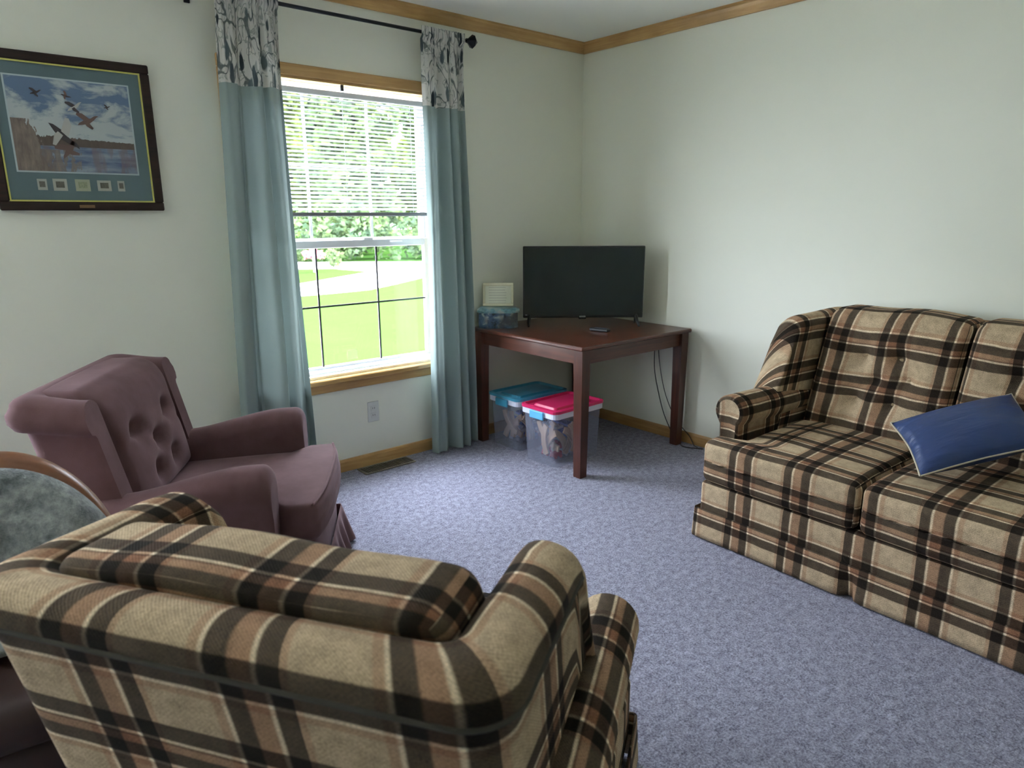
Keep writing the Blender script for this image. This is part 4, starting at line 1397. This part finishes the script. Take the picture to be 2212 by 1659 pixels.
# ruffled skirt
sk = MB(); rows = []
path = []
n_ = 40
for i in range(n_ + 1): path.append((-0.80 + (0.80 - 0.03) * i / n_, -0.355 if False else -0.345, 0, -1))
for i in range(1, 60): path.append((-0.030, -0.345 + 0.69 * i / 60, 1, 0))
for i in range(n_ + 1): path.append((-0.03 - (0.77) * i / n_, 0.345, 0, 1))
s__ = 0; pq = None
for (x, y, nx, ny_) in path:
    if pq: s__ += math.hypot(x - pq[0], y - pq[1])
    pq = (x, y); row = []
    for k in range(9):
        f = k / 8; z = 0.165 - 0.155 * f
        o_ = 0.004 + 0.030 * f + 0.016 * f * sin(s__ * 62) + 0.008 * f * sin(s__ * 27 + 1)
        row.append((x + nx * o_, y + ny_ * o_, z))
    rows.append(row)
sk.grid(rows); so_ = sk.build('ruffled_skirt', M_mauve, rc_, recalc=False)
sol = so_.modifiers.new('thick', 'SOLIDIFY'); sol.thickness = 0.005; sol.offset = -1

# ------------------------------------------------------------------ brown leather chair with grey throw at the left
M_leather = plain('brown_leather', (0.19, 0.070, 0.024), 0.38, var=0.15, vscale=60, bmp=0.2)
M_leatherd = plain('dark_brown_leather', (0.030, 0.011, 0.009), 0.6, var=0.15, vscale=60)
mt, t, b = new_mat('grey_fleece')
v = tcoord(t)
n1 = noise_tex(t, v, 60, 4, 0.75); n2 = noise_tex(t, v, 11, 3, 0.6, 0.5)
f = mth(t, 'ADD', mth(t, 'MULTIPLY', n1, 0.4), mth(t, 'MULTIPLY', n2, 0.6))
c = ramp(t, f, [(0.36, (0.09, 0.105, 0.11)), (0.5, (0.24, 0.265, 0.265)), (0.64, (0.46, 0.49, 0.48))])
t.links.new(c, b.inputs['Base Color']); b.inputs['Roughness'].default_value = 1.0
b.inputs['Sheen Weight'].default_value = 0.3
bump(t, b, f, 0.9, 0.02)
M_fleece = mt
bc = thing('leather_chair', 'brown leather tub chair with curved back at the left edge behind the plaid armchair', 'armchair', (-3.425, -1.365, 0), radians(-97))
# local X forward (towards -Y world), Y across; back at x = 0
def arch(y, Rw=0.262, H_=0.842):
    a = min(1.0, abs(y) / Rw)
    return H_ - 0.36 * (1 - math.sqrt(max(0.0, 1 - a ** 2.1)))
b = MB(); rows = []
NY = 40
for i in range(NY + 1):
    y = -0.261 + 0.522 * i / NY
    h_ = arch(y)
    xf = 0.05 * (abs(y) / 0.285) ** 2 * 1.6
    row = []
    for k in range(9): row.append((xf + 0.075 + 0.10 * (h_ - (0.30 + (h_ - 0.02 - 0.30) * k / 8)), y, 0.30 + (h_ - 0.02 - 0.30) * k / 8))
    for k in range(9):
        a = pi * k / 8
        row.append((xf + 0.04 + 0.035 * cos(a), y, h_ - 0.02 + 0.022 * sin(a)))
    for k in range(1, 9): row.append((xf + 0.005, y, (h_ - 0.02) + (0.10 - (h_ - 0.02)) * k / 8))
    rows.append(row)
ids = b.grid(rows); b.face([b.vert(p) for p in rows[0]]); b.face([b.vert(p) for p in rows[-1]])
b.build('curved_back', M_leather, bc)
cushion((0.255, 0, 0.22), (0.20, 0.25, 0.12), 0.03, 10).build('base', M_leatherd, bc)
cushion((0.275, 0, 0.385), (0.20, 0.175, 0.055), 0.04, 12).build('seat_cushion', M_leatherd, bc)
for s_ in (-1, 1):
    cushion((0.25, s_ * 0.222, 0.30), (0.20, 0.045, 0.20), 0.045, 12).build('arm', M_leatherd, bc)
for sx in (0.10, 0.41):
    for sy in (-0.19, 0.19):
        lg = MB(); lg.lathe([(0.0, 0.0), (0.018, 0.0), (0.024, 0.10), (0.0, 0.10)], 12, (sx, sy, 0.001)); lg.build('foot', M_leatherd, bc)
th = MB(); rows = []
NZ = 26
for i in range(61):
    y = -0.255 + 0.510 * i / 60
    h_ = arch(y) - 0.030
    xf = 0.05 * (abs(y) / 0.285) ** 2 * 1.6
    row = []
    for k in range(NZ + 1):
        f = k / NZ
        # over the front of the backrest, bulging, then out over the seat
        if f < 0.62:
            g_ = f / 0.62; z = h_ - (h_ - 0.48) * g_
            x = xf + 0.095 + 0.12 * (h_ - z) + 0.10 * sin(pi * min(1, g_ * 0.9)) ** 0.8 * (1 - (abs(y) / 0.285) ** 4)
        else:
            g_ = (f - 0.62) / 0.38; z = 0.48 - 0.022 * g_; x = xf + 0.095 + 0.12 * (h_ - 0.48) + 0.031 + 0.12 * g_
        nn = mnoise.noise(Vector((y * 9, z * 8, x * 6))) * 0.020
        row.append((x + nn + 0.006, y, z + nn * 0.4 + 0.006))
    rows.append(row)
th.grid(rows)
to = th.build('fleece_throw', M_fleece)
to.location = bc.location; to.rotation_euler = bc.rotation_euler
tag(to, 'fuzzy grey fleece throw draped over the brown leather chair', 'blanket')
sol = to.modifiers.new('thick', 'SOLIDIFY'); sol.thickness = 0.014; sol.offset = 0.3

# ------------------------------------------------------------------ outdoors
GZ = -0.6
mt, t, b = new_mat('lawn_grass')
v = tcoord(t)
n1 = noise_tex(t, v, 0.7, 4, 0.6); n2 = noise_tex(t, v, 25, 3, 0.7)
c = mixc(t, n1, (0.023, 0.056, 0.0105), (0.029, 0.067, 0.0135))
c = mixc(t, n2, mixc(t, 1.0, c, (0.85, 0.85, 0.85), 'MULTIPLY'), c)
t.links.new(c, b.inputs['Base Color']); b.inputs['Roughness'].default_value = 1.0; b.inputs['Specular IOR Level'].default_value = 0.0
M_lawn = mt
part_box('lawn', (-60, -40, GZ - 0.4), (80, 100, GZ), M_lawn)
tag(bpy.data.objects['lawn'], None, None, None, 'structure')
M_drive = plain('concrete_drive', (0.72, 0.71, 0.70), 0.9, var=0.05, vscale=3)
def slab(name, pts, z0, z1, mat):
    b = MB(); prism(b, [(p[0], p[1]) for p in pts], z0, z1); return b.build(name, mat)
dv = slab('driveway', [(-20, 20.0), (-20, 13.4), (0, 13.5), (3.9, 13.73), (4.84, 13.77), (6.05, 13.95), (7.31, 14.8), (9.75, 16.58), (22.0, 21.0), (24.0, 17.5), (30, 17.5), (26, 26.5), (13.9, 22.81 + 0.6), (9.59, 27.07), (0, 30)], GZ, GZ + 0.012, M_drive)
dv['kind'] = 'structure'
bounce_pad = slab('driveway', [(-16, 3.0), (-2.2, 3.0), (1.9, 13.45), (-16, 13.39)], GZ, GZ + 0.012, M_drive)  # unseen pale slab, added to bounce daylight in through the windows
bounce_pad['kind'] = 'structure'
bounce_strip = slab('bounce_slab', [(-16, 0.3), (2.5, 0.3), (2.5, 3.0), (-16, 3.0)], GZ, GZ + 0.014, M_drive)  # invented paving out of view, throws light up to the ceiling
bounce_strip['kind'] = 'structure'
isl = slab('lawn_island', [(-6, 17.0), (5.14, 16.84), (7.5, 18.47), (9.15, 19.68), (8.85, 21.9), (7.69, 22.69), (0, 25.5), (-6, 25)], GZ, GZ + 0.03, M_lawn)
isl['kind'] = 'structure'

# garden post with hanging pink flowers, and a little shrub on the lawn island
gp = thing('garden_post', 'white garden post with pink flowers round it, on the lawn outside', 'post', (7.51, 20.66, GZ + 0.03))
b = MB(); b.tube([(0, 0, 0), (0, 0, 1.2)], 0.045, 10); b.build('pole', M_vinyl, gp)
M_pinkf = plain('pink_petals', (0.60, 0.16, 0.22), 0.8, var=0.3, vscale=9)
M_leaf = [None] * 3
for i_, (c1, c2) in enumerate((((0.065, 0.10, 0.055), (0.13, 0.18, 0.055)), ((0.05, 0.085, 0.05), (0.11, 0.155, 0.055)), ((0.09, 0.13, 0.045), (0.19, 0.235, 0.055)))):
    def lc(t, c1=c1, c2=c2):
        oi = nd(t, 'ShaderNodeObjectInfo')
        n = noise_tex(t, tcoord(t), 1.1, 3, 0.6)
        return mixc(t, ramp(t, n, [(0.35, 0.0), (0.65, 1.0)]), c1, c2)
    M_leaf[i_] = translucent('leaf_%s' % ('spring', 'deep', 'bright')[i_], lc, 0.35)
def leaf_cloud(n, blobs, size, rnd):
    b = MB()
    for k in range(n):
        bx, by, bz, br = blobs[rnd.randrange(len(blobs))]
        d = Vector((rnd.gauss(0, 1), rnd.gauss(0, 1), rnd.gauss(0, 1))).normalized() * br * rnd.uniform(0.72, 1.03)
        p = Vector((bx, by, bz)) + d
        u = Vector((rnd.gauss(0, 1), rnd.gauss(0, 1), rnd.gauss(0, 0.6))).normalized(); w_ = u.cross(Vector((rnd.gauss(0, 1), rnd.gauss(0, 1), rnd.gauss(0, 1)))).normalized()
        s1 = size * rnd.uniform(0.6, 1.3)
        ids = [b.vert(tuple(p + u * s1)), b.vert(tuple(p + w_ * s1 * 0.55)), b.vert(tuple(p - u * s1)), b.vert(tuple(p - w_ * s1 * 0.55))]
        b.face(ids, None, False)
    return b
rnd = random.Random(5)
leaf_cloud(160, [(0, 0, 0.70, 0.24), (0.26, 0.0, 0.62, 0.16), (-0.26, 0, 0.62, 0.16)], 0.08, rnd).build('pink_flowers', M_pinkf, gp, recalc=False)
sh_ = thing('lawn_shrub', 'small leafy shrub growing on the lawn island by the driveway', 'shrub', (9.0, 22.2, GZ + 0.03))
leaf_cloud(220, [(0, 0, 0.45, 0.30), (0.1, 0, 0.25, 0.25)], 0.09, rnd).build('foliage', M_leaf[0], sh_, recalc=False)
b = MB(); b.tube([(0, 0, 0), (0, 0, 0.5)], 0.02, 6); b.build('stem', plain('bark_stem', (0.10, 0.07, 0.05), 0.9), sh_)

M_bark = plain('tree_bark', (0.12, 0.09, 0.07), 0.95, var=0.3, vscale=6)
def tree_mesh(seed, H_, R_, n, size):
    r2 = random.Random(seed); bl_ = []
    for k in range(26):
        a = r2.uniform(0, 2 * pi); rr = R_ * r2.uniform(0.15, 0.75); z = H_ * (0.10 + 0.78 * k / 25)
        bl_.append((rr * cos(a), rr * sin(a), z, R_ * r2.uniform(0.35, 0.55)))
    bl_.append((0, 0, H_ * 0.85, R_ * 0.55)); bl_.append((0, 0, H_ * 0.5, R_ * 0.75)); bl_.append((0, 0, H_ * 0.25, R_ * 0.75)); bl_.append((0, 0, H_ * 0.7, R_ * 0.7))
    return leaf_cloud(n, bl_, size, r2), bl_
protos = []
for i_, (H_, R_) in enumerate(((13.5, 2.9), (14.8, 2.95), (12.5, 2.8))):
    tr_ = thing('tree', 'x', 'tree', (0, 0, GZ), 0, 'trees beyond the driveway')
    lb, bl_ = tree_mesh(20 + i_, H_, R_, 11000, 0.33)
    lb.build('foliage', M_leaf[i_], tr_, recalc=False)
    b = MB(); b.tube([(0, 0, 0), (0.1, 0, H_ * 0.3), (0, 0.1, H_ * 0.75)], [0.22, 0.17, 0.06], 8); b.build('trunk', M_bark, tr_)
    protos.append(tr_)
tkind = ('mid green leafy tree in the wood beyond the driveway', 'dark green tall tree in the wood beyond the driveway', 'bright green shorter tree in the wood beyond the driveway')
spots = []
rnd = random.Random(9)
k = 0
for row_, dist in enumerate((40.0, 48.0, 56.0)):
    for az in range(26, 116, 12 if row_ < 2 else 9):
        a_ = radians(az + 6 * row_ + rnd.uniform(-0.6, 0.6)); d_ = dist + rnd.uniform(-0.5, 0.5)
        spots.append((-3.47 + d_ * cos(a_), -3.35 + d_ * sin(a_), (k * 2 + row_) % 3, rnd.uniform(0, 6.2), rnd.uniform(0.96, 1.04))); k += 1
used = set()
for (x, y, kd, rz, sc) in spots:
    p = protos[kd]
    if kd not in used:
        o = p; used.add(kd)
    else:
        o = p.copy(); COL.objects.link(o)
        for ch in p.children:
            c_ = ch.copy(); COL.objects.link(c_); c_.parent = o
    o.location = (x, y, GZ); o.rotation_euler = (0, 0, rz); o.scale = (sc, sc, sc)
    o['label'] = tkind[kd]; o['group'] = '%s trees beyond the driveway' % ('mid green', 'dark green', 'bright green')[kd]
# undergrowth along the edge of the wood
ug = MB(); r2 = random.Random(3); bl_ = []
for k in range(110):
    a_ = radians(r2.uniform(25, 112)); d_ = r2.uniform(33.6, 34.6)
    bl_.append((-3.47 + d_ * cos(a_), -3.35 + d_ * sin(a_), GZ + 0.9 + r2.uniform(0, 0.8), r2.uniform(0.8, 1.5)))
ugo = leaf_cloud(24000, bl_, 0.16, r2).build('undergrowth', M_leaf[1], None, recalc=False)
tag(ugo, 'low green undergrowth along the edge of the wood', 'bushes', None, 'stuff')
